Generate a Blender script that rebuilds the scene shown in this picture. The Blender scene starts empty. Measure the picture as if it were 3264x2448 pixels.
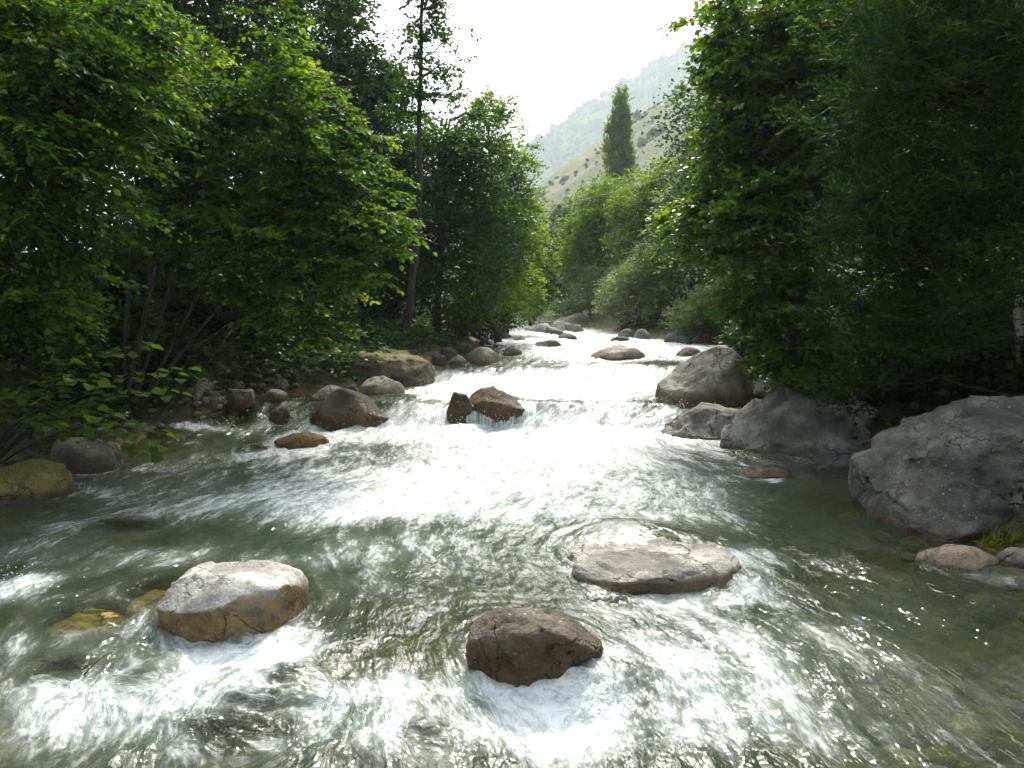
import bpy, bmesh, math, random
import numpy as np
from mathutils import Vector

# ------------------------------------------------------------------ camera, sky, sun, exposure
SC = bpy.context.scene
COL = SC.collection
R = math.radians
CAM_H, FPX, PITCH = 2.2, 800.0, math.atan2(74.0, 800.0)
cam_d = bpy.data.cameras.new('camera')
cam_d.sensor_width = 36.0
cam_d.lens = 36.0 * FPX / 1024.0
cam_d.clip_start, cam_d.clip_end = 0.05, 6000.0
cam = bpy.data.objects.new('camera', cam_d)
cam.location = (0, 0, CAM_H)
cam.rotation_euler = (math.pi / 2 - PITCH, 0, 0)
COL.objects.link(cam)
SC.camera = cam

SUN_AZ, SUN_EL = R(9.0), R(47.0)          # azimuth from +Y towards +X
world = bpy.data.worlds.new('World')
SC.world = world
world.use_nodes = True
wn, wl = world.node_tree.nodes, world.node_tree.links
wn.clear()
w_out = wn.new('ShaderNodeOutputWorld')
w_bg = wn.new('ShaderNodeBackground')
w_sky = wn.new('ShaderNodeTexSky')
w_sky.sky_type = 'NISHITA'
w_sky.sun_disc = False
w_sky.sun_elevation = SUN_EL
w_sky.sun_rotation = SUN_AZ
w_sky.altitude = 600
w_sky.air_density, w_sky.dust_density, w_sky.ozone_density = 1.0, 9.0, 1.0
w_hs = wn.new('ShaderNodeHueSaturation')   # thin even cloud veil: whiter sky everywhere
w_hs.inputs['Saturation'].default_value = 0.45
wl.new(w_sky.outputs[0], w_hs.inputs['Color'])
wl.new(w_hs.outputs[0], w_bg.inputs['Color'])
w_bg.inputs['Strength'].default_value = 0.15
wl.new(w_bg.outputs[0], w_out.inputs['Surface'])

sun_d = bpy.data.lights.new('sun', 'SUN')
sun_d.energy = 2.4
sun_d.angle = R(2.0)
sun_d.color = (1.0, 0.95, 0.86)
sun = bpy.data.objects.new('sun', sun_d)
S = Vector((math.sin(SUN_AZ) * math.cos(SUN_EL), math.cos(SUN_AZ) * math.cos(SUN_EL), math.sin(SUN_EL)))
sun.rotation_euler = S.to_track_quat('Z', 'Y').to_euler()
sun.location = (10, 40, 60)
COL.objects.link(sun)

SC.view_settings.view_transform = 'Standard'
SC.view_settings.look = 'None'
SC.view_settings.exposure = 1.55
SC.view_settings.gamma = 1.0
SC.view_settings.use_curve_mapping = False
SC.render.engine = 'CYCLES'
cy = SC.cycles
cy.max_bounces, cy.diffuse_bounces, cy.glossy_bounces = 5, 3, 2
cy.transmission_bounces, cy.transparent_max_bounces, cy.volume_bounces = 4, 8, 0
cy.caustics_reflective = cy.caustics_refractive = False
cy.sample_clamp_indirect = 6.0
cy.use_adaptive_sampling = True
cy.adaptive_threshold = 0.02

# ------------------------------------------------------------------ helpers: noise, projection, meshes
RNG = np.random.default_rng(7)
_perm = np.random.default_rng(3).permutation(256)
_perm = np.concatenate([_perm, _perm, _perm])
_g = np.random.default_rng(5).normal(size=(256, 3))
_g /= np.linalg.norm(_g, axis=1)[:, None]

def noise(p):
    """gradient noise, about -0.7..0.7, for an (N,3) array"""
    p = np.asarray(p, float)
    i = np.floor(p).astype(np.int64)
    f = p - i
    i &= 255
    w = f * f * f * (f * (f * 6 - 15) + 10)
    def corner(dx, dy, dz):
        h = _perm[_perm[_perm[(i[:, 0] + dx) & 255] + ((i[:, 1] + dy) & 255)] + ((i[:, 2] + dz) & 255)]
        g = _g[h]
        return g[:, 0] * (f[:, 0] - dx) + g[:, 1] * (f[:, 1] - dy) + g[:, 2] * (f[:, 2] - dz)
    def lerp(a, b, t): return a + (b - a) * t
    x00 = lerp(corner(0, 0, 0), corner(1, 0, 0), w[:, 0])
    x10 = lerp(corner(0, 1, 0), corner(1, 1, 0), w[:, 0])
    x01 = lerp(corner(0, 0, 1), corner(1, 0, 1), w[:, 0])
    x11 = lerp(corner(0, 1, 1), corner(1, 1, 1), w[:, 0])
    return lerp(lerp(x00, x10, w[:, 1]), lerp(x01, x11, w[:, 1]), w[:, 2])

def fbm(p, oct=4, gain=0.5):
    p = np.asarray(p, float)
    r, a = 0, 1.0
    for k in range(oct):
        r = r + a * noise(p * 2 ** k + 17.3 * k)
        a *= gain
    return r

def ridged(p, oct=4, gain=0.55):
    p = np.asarray(p, float)
    r, a = 0, 1.0
    for k in range(oct):
        r = r + a * (0.5 - np.abs(noise(p * 2 ** k + 9.1 * k)) * 1.6)
        a *= gain
    return r

def sstep(a, b, x):
    t = np.clip((x - a) / (b - a), 0, 1)
    return t * t * (3 - 2 * t)

def xyz(x, y, z=0.0):
    x = np.asarray(x, float)
    return np.stack([x, np.broadcast_to(y, x.shape), np.broadcast_to(z, x.shape)], -1)

CT, ST = math.cos(PITCH), math.sin(PITCH)
def ray(u, v):
    a, b = (u - 512) / FPX, (384 - v) / FPX
    return a, CT + b * ST, -ST + b * CT
def P(u, v, Y):
    """the world point seen at (u, v) of the 1024x768 frame, Y metres upstream"""
    a, b, c = ray(u, v)
    k = Y / b
    return np.array([a * k, Y, CAM_H + c * k])
def px(Y): return Y / FPX                       # metres per pixel at distance Y

WY = np.array([-12, 0, 3.6, 4.35, 4.95, 5.6, 7, 10, 12.9, 13.45, 14.15, 15.6, 17.3, 17.75, 18.5, 20, 28, 38, 50, 70, 100])
WZ = np.array([-.8, -.45, -.24, -.18, -.05, -.02, .02, .08, .14, .17, .56, .61, .655, .68, .93, .97, 1.15, 1.3, 1.45, 1.7, 2.0])
def wlevel(y): return np.interp(y, WY, WZ)
def W(u, v):
    """the point of the water under pixel (u, v)"""
    a, b, c = ray(u, v)
    ys = np.concatenate([np.linspace(1.5, 30, 2400), np.linspace(30, 90, 600)])
    zz = CAM_H + c / b * ys
    hit = np.nonzero(zz <= wlevel(ys))[0]
    y = ys[hit[0]] if len(hit) else 90.0
    return np.array([a / b * y, y, float(wlevel(y))])

LY = np.array([-15, 4, 8, 9.2, 11, 12.2, 13.4, 14.6, 15.4, 16.4, 18.4, 19.6, 23, 28, 34, 41, 50, 60, 80])
LX = np.array([-6.8, -6.8, -6.4, -5.9, -5.7, -5.6, -5.4, -4.5, -2.9, -1.9, -1.9, -1.6, -1.1, -1.0, -1.1, -1.1, -1.6, -4, -14])
RY = np.array([-15, 4, 6.2, 7, 8.4, 10.4, 11.2, 12.0, 13.5, 14.8, 19, 23, 26, 29, 34, 40, 48, 60, 80])
RX = np.array([5.4, 5.0, 4.4, 4.2, 4.1, 4.8, 4.6, 4.2, 4.1, 4.6, 6.3, 7.8, 7.3, 5.0, 4.3, 3.9, 2.6, 0, -8])
def bankL(y): return np.interp(y, LY, LX)
def bankR(y): return np.interp(y, RY, RX)

def ground_z(x, y):
    x, y = np.asarray(x, float), np.asarray(y, float)
    w = wlevel(y)
    wob = 0.35 * noise(np.stack([x * .7, y * .7, x * 0 + 3], -1))
    dl, dr = bankL(y) - x + wob, x - bankR(y) + wob
    d = np.maximum(dl, dr)
    n1 = fbm(np.stack([x * .8, y * .8, x * 0], -1), 4)
    bed = w - 0.10 - 0.42 * sstep(0, 1.3, -d) + 0.16 * n1
    bank = w - 0.10 + 0.42 * sstep(0, .9, d) + 0.55 * sstep(.6, 3.5, d) + 0.22 * np.clip(d - 2, 0, 8) + 0.16 * n1
    z = np.where(d < 0, bed, bank)
    return z

def mesh_np(name, verts, faces_list, mat, parent=None, smooth=False, attrs=None, uv=None):
    """faces_list: list of (M,k) int arrays"""
    me = bpy.data.meshes.new(name)
    verts = np.ascontiguousarray(verts, np.float32)
    me.vertices.add(len(verts))
    me.vertices.foreach_set('co', verts.ravel())
    loops = np.concatenate([f.ravel() for f in faces_list]).astype(np.int32)
    tot = np.concatenate([np.full(len(f), f.shape[1]) for f in faces_list]).astype(np.int32)
    start = np.concatenate([[0], np.cumsum(tot)[:-1]]).astype(np.int32)
    me.loops.add(len(loops))
    me.loops.foreach_set('vertex_index', loops)
    me.polygons.add(len(tot))
    me.polygons.foreach_set('loop_start', start)
    me.polygons.foreach_set('loop_total', tot)
    if smooth:
        me.polygons.foreach_set('use_smooth', np.ones(len(tot), bool))
    me.update(calc_edges=True)
    for k, a in (attrs or {}).items():
        at = me.attributes.new(k, 'FLOAT', 'POINT')
        at.data.foreach_set('value', np.ascontiguousarray(a, np.float32))
    if uv is not None:
        l = me.uv_layers.new(name='flow')
        l.data.foreach_set('uv', np.ascontiguousarray(uv[loops], np.float32).ravel())
    me.materials.append(mat)
    o = bpy.data.objects.new(name, me)
    COL.objects.link(o)
    o.parent = parent
    return o

def tag(o, label=None, cat=None, group=None, kind=None):
    for k, v in (('label', label), ('category', cat), ('group', group), ('kind', kind)):
        if v: o[k] = v
    return o
def empty(name, loc):
    o = bpy.data.objects.new(name, None)
    o.empty_display_size = .2
    o.location = loc
    COL.objects.link(o)
    return o

def grid_faces(nr, nc):
    i = np.arange((nr - 1) * nc).reshape(nr - 1, nc)[:, :-1].ravel()
    return np.stack([i, i + 1, i + nc + 1, i + nc], 1)

# ------------------------------------------------------------------ materials
class NT:
    def __init__(s, name):
        s.m = bpy.data.materials.new(name)
        s.m.use_nodes = True
        s.t = s.m.node_tree
        s.t.nodes.clear()
        s.out = s.t.nodes.new('ShaderNodeOutputMaterial')
    def n(s, typ, **kw):
        nd = s.t.nodes.new('ShaderNode' + typ)
        ins = kw.pop('ins', {})
        for k, v in kw.items(): setattr(nd, k, v)
        for k, v in ins.items():
            if isinstance(v, bpy.types.NodeSocket): s.t.links.new(v, nd.inputs[k])
            else: nd.inputs[k].default_value = v
        return nd
    def math(s, op, a, b=0.0, c=0.0, clamp=False):
        nd = s.n('Math', operation=op, use_clamp=clamp)
        for i, v in enumerate((a, b, c)):
            if isinstance(v, bpy.types.NodeSocket): s.t.links.new(v, nd.inputs[i])
            else: nd.inputs[i].default_value = v
        return nd.outputs[0]
    def mix(s, fac, a, b, blend='MIX'):
        nd = s.n('Mix', data_type='RGBA', blend_type=blend)
        for k, v in ((0, fac), (6, a), (7, b)):
            if isinstance(v, bpy.types.NodeSocket): s.t.links.new(v, nd.inputs[k])
            else: nd.inputs[k].default_value = v if k == 0 else (*v, 1)[:4]
        return nd.outputs[2]
    def smooth(s, x, a, b):
        nd = s.n('MapRange', interpolation_type='SMOOTHSTEP', ins={0: x, 1: a, 2: b})
        return nd.outputs[0]
    def attr(s, name): return s.n('Attribute', attribute_name=name).outputs['Fac']
    def noise(s, vec, scale, detail=4, rough=.55, dist=0.0):
        return s.n('TexNoise', ins={'Vector': vec, 'Scale': scale, 'Detail': detail, 'Roughness': rough, 'Distortion': dist}).outputs['Fac']
    def ramp(s, fac, stops):
        nd = s.n('ValToRGB', ins={0: fac})
        e = nd.color_ramp.elements
        while len(e) < len(stops): e.new(0.5)
        for el, (p, c) in zip(e, stops):
            el.position = p
            el.color = (*c, 1)
        return nd.outputs[0]
    def surf(s, sock): s.t.links.new(sock, s.out.inputs['Surface'])

def mat_rock():
    T = NT('rock')
    pos = T.n('NewGeometry').outputs['Position']
    info = T.n('ObjectInfo')
    ofs = T.n('VectorMath', operation='SCALE', ins={0: T.n('CombineXYZ', ins={0: info.outputs['Random'], 1: info.outputs['Random'], 2: .3}).outputs[0], 'Scale': 40.0}).outputs[0]
    p = T.n('VectorMath', operation='ADD', ins={0: pos, 1: ofs}).outputs[0]
    n_big = T.noise(p, 1.6, 5, .6, .5)
    n_mid = T.noise(p, 7, 6, .65, .4)
    n_fin = T.noise(p, 45, 5, .7)
    base = info.outputs['Color']
    dark = T.mix(1.0, base, (.44, .43, .41), 'MULTIPLY')
    lite = T.mix(1.0, base, (1.45, 1.43, 1.36), 'MULTIPLY')
    c = T.mix(T.smooth(n_big, .36, .64), dark, lite)
    c = T.mix(T.math('MULTIPLY', T.smooth(n_mid, .30, .52), 1.0), T.mix(1.0, base, (.62, .57, .5), 'MULTIPLY'), c)
    c = T.mix(T.math('MULTIPLY', T.smooth(n_fin, .38, .62), .35), T.mix(1.0, c, (.62, .61, .6), 'MULTIPLY'), T.mix(1.0, c, (1.2, 1.2, 1.18), 'MULTIPLY'))
    # thin dark seams
    vor = T.n('TexVoronoi', feature='DISTANCE_TO_EDGE', ins={'Vector': T.n('VectorMath', operation='ADD', ins={0: p, 1: T.n('VectorMath', operation='SCALE', ins={0: T.n('TexNoise', ins={'Vector': p, 'Scale': 2.0, 'Detail': 5.0}).outputs['Color'], 'Scale': 1.1}).outputs[0]}).outputs[0], 'Scale': 1.5}).outputs[0]
    crack = T.math('MULTIPLY', T.math('SUBTRACT', 1.0, T.smooth(vor, 0.0, .03)), T.smooth(n_big, .45, .6))
    c = T.mix(T.math('MULTIPLY', crack, .55), c, (.035, .032, .028))
    # pale lichen spots
    lv = T.n('TexVoronoi', feature='F1', ins={'Vector': p, 'Scale': 13.0, 'Randomness': 1.0}).outputs['Distance']
    lich = T.math('MULTIPLY', T.math('SUBTRACT', 1.0, T.smooth(lv, .10, .2)), T.smooth(T.noise(p, 3.0, 2), .46, .60))
    c = T.mix(T.math('MULTIPLY', lich, .65), c, (.46, .46, .42))
    # moss
    moss = T.smooth(T.math('ADD', T.attr('moss'), T.math('MULTIPLY', T.math('SUBTRACT', n_mid, .5), 1.3)), .42, .62)
    mc = T.mix(T.smooth(n_fin, .3, .7), (.045, .055, .010), (.24, .21, .045))
    c = T.mix(moss, c, mc)
    # waterline: wet, algae-brown skirt
    wet = T.smooth(T.math('ADD', T.attr('wet'), T.math('MULTIPLY', T.math('SUBTRACT', n_mid, .5), .9)),   .18, .80)
    gold = T.attr('gold')
    wc = T.mix(gold, T.mix(1.0, T.mix(.35, c, (.16, .095, .03)), (.42, .36, .28), 'MULTIPLY'), T.mix(T.smooth(n_mid, .32, .62), (.05, .035, .012), (.36, .22, .07)))
    c = T.mix(wet, c, wc)
    h = T.math('ADD', T.math('MULTIPLY', n_mid, .7), T.math('MULTIPLY', n_fin, .22))
    h = T.math('SUBTRACT', h, T.math('MULTIPLY', crack, .35))
    bump = T.n('Bump', ins={'Height': h, 'Strength': 1.0, 'Distance': .09}).outputs[0]
    rough = T.math('SUBTRACT', .82, T.math('MULTIPLY', wet, .5))
    b = T.n('BsdfPrincipled', ins={'Base Color': c, 'Roughness': rough, 'Normal': bump, 'Specular IOR Level': .45})
    T.surf(b.outputs[0])
    return T.m

def mat_ground():
    T = NT('earth')
    pos = T.n('NewGeometry').outputs['Position']
    n1, n2 = T.noise(pos, .9, 5), T.noise(pos, 9, 6, .65)
    under = T.attr('under')
    soil = T.mix(T.smooth(n2, .35, .65), (.022, .018, .010), (.075, .06, .038))
    grass = T.mix(T.smooth(n2, .3, .7), (.018, .028, .008), (.05, .075, .018))
    c = T.mix(T.smooth(n1, .4, .6), soil, grass)
    vv = T.n('TexVoronoi', feature='F1', ins={'Vector': pos, 'Scale': 5.0})
    pebble = T.mix(T.math('MULTIPLY', vv.outputs['Distance'], 1.3, clamp=True), T.mix(.5, (.30, .25, .17), vv.outputs['Color'], 'MULTIPLY'), (.05, .04, .02))
    bedc = T.mix(T.smooth(n2, .3, .7), T.mix(1.0, pebble, (.9, .75, .45), 'MULTIPLY'), (.30, .21, .09))
    c = T.mix(under, c, bedc)
    bump = T.n('Bump', ins={'Height': T.math('ADD', n2, T.math('MULTIPLY', vv.outputs['Distance'], -.6)), 'Strength': .8, 'Distance': .08}).outputs[0]
    T.surf(T.n('BsdfPrincipled', ins={'Base Color': c, 'Roughness': .9, 'Normal': bump}).outputs[0])
    return T.m

def mat_water():
    T = NT('river_water')
    uv = T.n('UVMap', uv_map='flow').outputs[0]
    def st(a, b, o=0.0):
        return T.n('Mapping', ins={'Vector': uv, 'Scale': (a, b, 1), 'Location': (o, o, 0)}).outputs[0]
    foam_a, murk, chop = T.attr('foam'), T.attr('murk'), T.attr('chop')
    s1 = T.noise(st(1.1, 4.2), 1.0, 6, .62, .8)
    s2 = T.noise(st(4.0, 13.0, 5), 1.0, 5, .62, .7)
    s3 = T.noise(st(14, 34, 9), 1.0, 3, .6, .4)
    # froth: streaky where the attribute is middling, closed where it is high
    pat = T.math('ADD', T.math('MULTIPLY', s1, .55), T.math('ADD', T.math('MULTIPLY', s2, .36), T.math('MULTIPLY', s3, .18)))
    f = T.math('ADD', foam_a, T.math('MULTIPLY', T.math('SUBTRACT', pat, .545), 2.3))
    fine = T.math('ADD', T.math('MULTIPLY', s2, .5), T.math('MULTIPLY', s3, .5))
    foam = T.math('MULTIPLY', T.smooth(f, .36, 1.0), T.math('ADD', .45, T.math('MULTIPLY', T.smooth(fine, .38, .58), .55)))
    # small ripples
    r1 = T.noise(st(2.4, 6.5, 2), 1.0, 3, .55, .9)
    r2 = T.noise(st(8, 24, 7), 1.0, 2, .5, .6)
    hgt = T.math('MULTIPLY', T.math('ADD', T.math('MULTIPLY', r1, 1.0), T.math('MULTIPLY', r2, .42)), chop)
    bump = T.n('Bump', ins={'Height': hgt, 'Strength': 1.0, 'Distance': .042}).outputs[0]
    green = T.mix(T.smooth(s1, .3, .7), (.058, .086, .052), (.082, .098, .052))
    aer = T.math('MULTIPLY', T.smooth(T.math('ADD', foam_a, T.math('MULTIPLY', T.math('SUBTRACT', s1, .5), .9)), .12, .75), .75)   # entrained bubbles
    green = T.mix(aer, green, (.33, .39, .34))
    murk = T.math('MAXIMUM', murk, aer)
    body_d = T.n('BsdfDiffuse', ins={'Color': green, 'Normal': bump}).outputs[0]
    body_t = T.n('BsdfTransparent', ins={'Color': (.74, .80, .58, 1)}).outputs[0]
    body = T.n('MixShader', ins={0: murk, 1: body_t, 2: body_d}).outputs[0]
    gl = T.n('BsdfGlossy', ins={'Color': (1, 1, 1, 1), 'Roughness': .06, 'Normal': bump}).outputs[0]
    fr = T.n('Fresnel', ins={'IOR': 1.33, 'Normal': bump}).outputs[0]
    wat = T.n('MixShader', ins={0: fr, 1: body, 2: gl}).outputs[0]
    fb = T.n('Bump', ins={'Height': T.math('ADD', s2, T.math('MULTIPLY', s3, .6)), 'Strength': .7, 'Distance': .10}).outputs[0]
    fo = T.n('BsdfPrincipled', ins={'Base Color': (.80, .83, .82, 1), 'Roughness': .45, 'Normal': fb, 'Specular IOR Level': .4}).outputs[0]
    T.surf(T.n('MixShader', ins={0: T.math('MULTIPLY', foam, .96), 1: wat, 2: fo}).outputs[0])
    return T.m

def mat_leaf(name, stops, trans, rough=.5, tf=.45, spec=.28):
    T = NT(name)
    t = T.attr('tint')
    c = T.ramp(t, stops)
    b = T.n('BsdfPrincipled', ins={'Base Color': c, 'Roughness': rough, 'Specular IOR Level': spec}).outputs[0]
    tc = T.mix(1.0, c, trans, 'MULTIPLY')
    tr = T.n('BsdfTranslucent', ins={'Color': tc}).outputs[0]
    T.surf(T.n('MixShader', ins={0: tf, 1: b, 2: tr}).outputs[0])
    return T.m

def mat_bark(name, c0, c1):
    T = NT(name)
    pos = T.n('NewGeometry').outputs['Position']
    m = T.n('Mapping', ins={'Vector': pos, 'Scale': (9, 9, 2.2)}).outputs[0]
    n1, n2 = T.noise(m, 1.0, 5, .6, .4), T.noise(m, 5.0, 4, .6)
    c = T.mix(T.smooth(n1, .35, .65), c0, c1)
    bump = T.n('Bump', ins={'Height': T.math('ADD', n1, T.math('MULTIPLY', n2, .4)), 'Strength': .7, 'Distance': .03}).outputs[0]
    T.surf(T.n('BsdfPrincipled', ins={'Base Color': c, 'Roughness': .85, 'Normal': bump}).outputs[0])
    return T.m

M_ROCK, M_GROUND, M_WATER = mat_rock(), mat_ground(), mat_water()
M_BARK = mat_bark('bark', (.014, .012, .009), (.05, .042, .03))
M_PALE = mat_bark('pale_wood', (.20, .18, .15), (.48, .45, .40))
M_HAZEL = mat_leaf('hazel_leaf', [(0, (.012, .030, .005)), (.42, (.034, .068, .010)), (.75, (.070, .112, .014)), (1, (.15, .17, .018))], (2.7, 2.8, 1.0), .5, .48, .2)
M_ALDER = mat_leaf('alder_leaf', [(0, (.012, .034, .006)), (.5, (.028, .066, .010)), (1, (.072, .11, .015))], (2.6, 2.7, 1.0), .42, .42, .3)
M_ALDER2 = mat_leaf('glossy_alder_leaf', [(0, (.018, .046, .007)), (.5, (.042, .084, .011)), (1, (.11, .14, .018))], (2.8, 2.8, 1.0), .38, .48, .38)
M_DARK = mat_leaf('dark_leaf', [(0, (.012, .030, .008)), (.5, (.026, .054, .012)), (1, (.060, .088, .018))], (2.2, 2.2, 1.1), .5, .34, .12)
M_FEATH = mat_leaf('feathery_leaf', [(0, (.010, .028, .006)), (.6, (.022, .050, .010)), (1, (.10, .11, .022))], (2.2, 2.3, 1.0), .6, .34, .10)
M_WILLOW = mat_leaf('willow_leaf', [(0, (.055, .085, .034)), (.5, (.095, .13, .052)), (1, (.17, .19, .10))], (2.2, 2.3, 1.2), .5, .45)
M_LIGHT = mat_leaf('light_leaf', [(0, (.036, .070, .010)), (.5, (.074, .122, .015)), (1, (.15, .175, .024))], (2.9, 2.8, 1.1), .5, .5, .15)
M_SCRUB = mat_leaf('scrub_leaf', [(0, (.05, .07, .03)), (.5, (.075, .10, .045)), (1, (.11, .13, .06))], (1.2, 1.2, 1.0), 1.0, .2, 0.0)
M_POPLAR = mat_leaf('poplar_leaf', [(0, (.065, .10, .022)), (.5, (.11, .15, .032)), (1, (.16, .18, .045))], (2.6, 2.6, 1.0), .5, .5, .15)

# ------------------------------------------------------------------ rocks (collected first: the water bends round them)
_ico = {}
def ico(n):
    if n not in _ico:
        bm = bmesh.new()
        bmesh.ops.create_icosphere(bm, subdivisions=n, radius=1)
        _ico[n] = (np.array([v.co for v in bm.verts]), np.array([[v.index for v in f.verts] for f in bm.faces]))
        bm.free()
    return _ico[n]

FLOW_ROCKS = []       # x, y, radius, wake
def vnormals(v, f):
    n = np.zeros_like(v)
    fn = np.cross(v[f[:, 1]] - v[f[:, 0]], v[f[:, 2]] - v[f[:, 0]])
    for k in range(3): np.add.at(n, f[:, k], fn)
    return n / (np.linalg.norm(n, axis=1)[:, None] + 1e-9)

def rock_shape(seed, sub, w, dep, h, below, zc=.12, p=2.6, prof=None, cuts=6, cut=(.74, .95), rough=.05, lump=.16, strata=0.0, ftilt=0.0, lean=0.0, crag=.02, under=.8, chips=14, chipz=.8, planes=(), grit=.009, facet=.55, nfac=26):
    rng = np.random.default_rng(seed)
    d, f = ico(sub)
    s = (np.abs(d) ** p).sum(1) ** (-1 / p)
    v = d * s[:, None]
    v *= (1 + lump * 1.6 * noise(d * 1.15 + seed * 3.7))[:, None]
    for k in range(cuts):
        n = rng.normal(size=3); n[2] *= .8; n /= np.linalg.norm(n)
        e = np.clip(v @ n - rng.uniform(*cut), 0, None)
        v = v - n * (e * .95)[:, None]
    for (a, b, c, off) in planes:
        n = np.array([a, b, c], float); n /= np.linalg.norm(n)
        e = np.clip(v @ n - off, 0, None)
        v = v - n * (e * .97)[:, None]
    v[:, 0] /= np.abs(v[:, 0]).max(); v[:, 1] /= np.abs(v[:, 1]).max()
    v[:, 2] /= v[:, 2].max()
    if prof is not None:
        t = np.linspace(-1, 1, len(prof))
        k = np.interp(v[:, 0], t, prof)
        v[:, 2] = np.where(v[:, 2] > 0, v[:, 2] * k, v[:, 2])
    v[:, 2] = np.where(v[:, 2] > 0, v[:, 2] * (1 + ftilt * v[:, 1]), v[:, 2])
    v[:, 0] += lean * v[:, 2]
    # flat chips broken off the outside
    for k in range(chips):
        n = rng.normal(size=3); n[2] = abs(n[2]) * chipz; n /= np.linalg.norm(n)
        pr = v @ n
        e = np.clip(pr - pr.max() * rng.uniform(.80, .97), 0, None)
        v = v - n * e[:, None]
    r = np.hypot(v[:, 0], v[:, 1])
    k = 1 + (np.clip(.96 / np.maximum(r, .3), 1, 2) - 1) * under * sstep(0, -.25, v[:, 2])
    v[:, 0] *= k; v[:, 1] *= k
    z = np.where(v[:, 2] > 0, zc * h + v[:, 2] * (1 - zc) * h, zc * h + v[:, 2] * (zc * h + below))
    v = np.stack([v[:, 0] * w / 2, v[:, 1] * dep / 2, z], 1)
    L = max(.25, (w * dep * max(h, .1)) ** (1 / 3))
    if facet:      # broken faces: every patch leans to its own plane, with steps between
        ns = vnormals(v, f)
        sid = rng.choice(len(v), nfac, replace=False)
        sp, sn = v[sid], ns[sid] + rng.normal(size=(nfac, 3)) * .22
        sn /= np.linalg.norm(sn, axis=1)[:, None]
        q = v + L * .16 * np.stack([noise(v / L * 2.3 + 1), noise(v / L * 2.3 + 11), noise(v / L * 2.3 + 21)], 1)
        j = np.argmin(((q[:, None] - sp[None]) ** 2).sum(2), 1) if len(v) < 11000 else np.concatenate([np.argmin(((a[:, None] - sp[None]) ** 2).sum(2), 1) for a in np.array_split(q, 8)])
        e = ((v - sp[j]) * sn[j]).sum(1)
        v = v - sn[j] * (np.clip(e, -.12 * L, .12 * L) * facet)[:, None]
    nn = vnormals(v, f)
    disp = fbm(v / L * 1.7 + seed * 1.3, 5 if sub > 3 else 3, .55) * rough * 1.2 + (ridged(v / L * 2.6 + seed, 4 if sub > 3 else 2) - .4) * rough * .55
    if crag and sub > 2:
        q = v / L
        g1 = noise(q * 1.9 + seed * 2.1 + .35 * np.stack([noise(q * 4 + 3), noise(q * 4 + 13), noise(q * 4 + 23)], 1))
        g2 = noise(q * 4.3 + seed)
        disp = disp - crag * np.exp(-(g1 / .022) ** 2) - crag * .5 * np.exp(-(g2 / .05) ** 2) 
    if strata:
        q = v[:, 2] / L * 7 + fbm(v / L * 1.2 + seed, 3) * 2.2
        disp = disp + strata * (np.abs((q % 1) - .5) * 2) ** 3
    if sub > 4:
        disp = disp + grit * (ridged(v / L * 7 + seed, 3) - .4) + grit * .7 * noise(v / L * 26)
    return v + nn * (disp * L)[:, None], f

def add_rock(name, label, u0, u1, vt, vb, seed, col=(.26, .25, .23), depth=.8, sub=4, below=.35, moss=0.0, wet=.12, cat='boulder',
             group=None, flow=1.0, gold=.15, wetn=0.0, hfix=None, on_land=False, Y=None, rot=0.0, kind=None, **kw):
    uc = (u0 + u1) / 2
    if Y is None:
        front = W(uc, vb)
    else:
        front = P(uc, vb, Y)
    yf = front[1]
    w = (u1 - u0) * px(yf) * CT
    dep = w * depth
    yc = yf + dep * .42
    w = (u1 - u0) * px(yc)
    xc = (uc - 512) * px(yc)
    zb = front[2]
    ztop = P(uc, vt, yc)[2]
    h = max(ztop - zb, .05)
    wl_ = float(wlevel(yc))
    if hfix: h = hfix
    v, f = rock_shape(seed, sub, w, dep, h, below, **kw)
    if rot:
        c, s_ = math.cos(rot), math.sin(rot)
        v = np.stack([v[:, 0] * c - v[:, 1] * s_, v[:, 0] * s_ + v[:, 1] * c, v[:, 2]], 1)
    n = vnormals(v, f)
    wv = v[:, 2] if not on_land else v[:, 2] + 9
    wetv = 1 - np.clip(wv / max(wet, .01) / 1.6, 0, 1)
    wetv = wetv - wetn * np.clip(n[:, 2] - .3, 0, 1)
    mossv = np.clip(n[:, 2] * .9 + .1, 0, 1) * moss
    o = mesh_np(name, v, [f], M_ROCK, None, True, {'wet': wetv, 'moss': mossv, 'gold': np.full(len(v), gold)})
    o.location = (xc, yc, zb)
    o.color = (*col, 1)
    tag(o, label, cat, group, kind)
    if flow and not on_land:
        FLOW_ROCKS.append((xc, yc, max(w, dep * .8) / 2, flow))
    return o

GREY, TAN, BROWN, WHITE, DARK = (.25, .245, .235), (.40, .36, .29), (.22, .16, .08), (.62, .61, .58), (.13, .125, .115)
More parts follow.
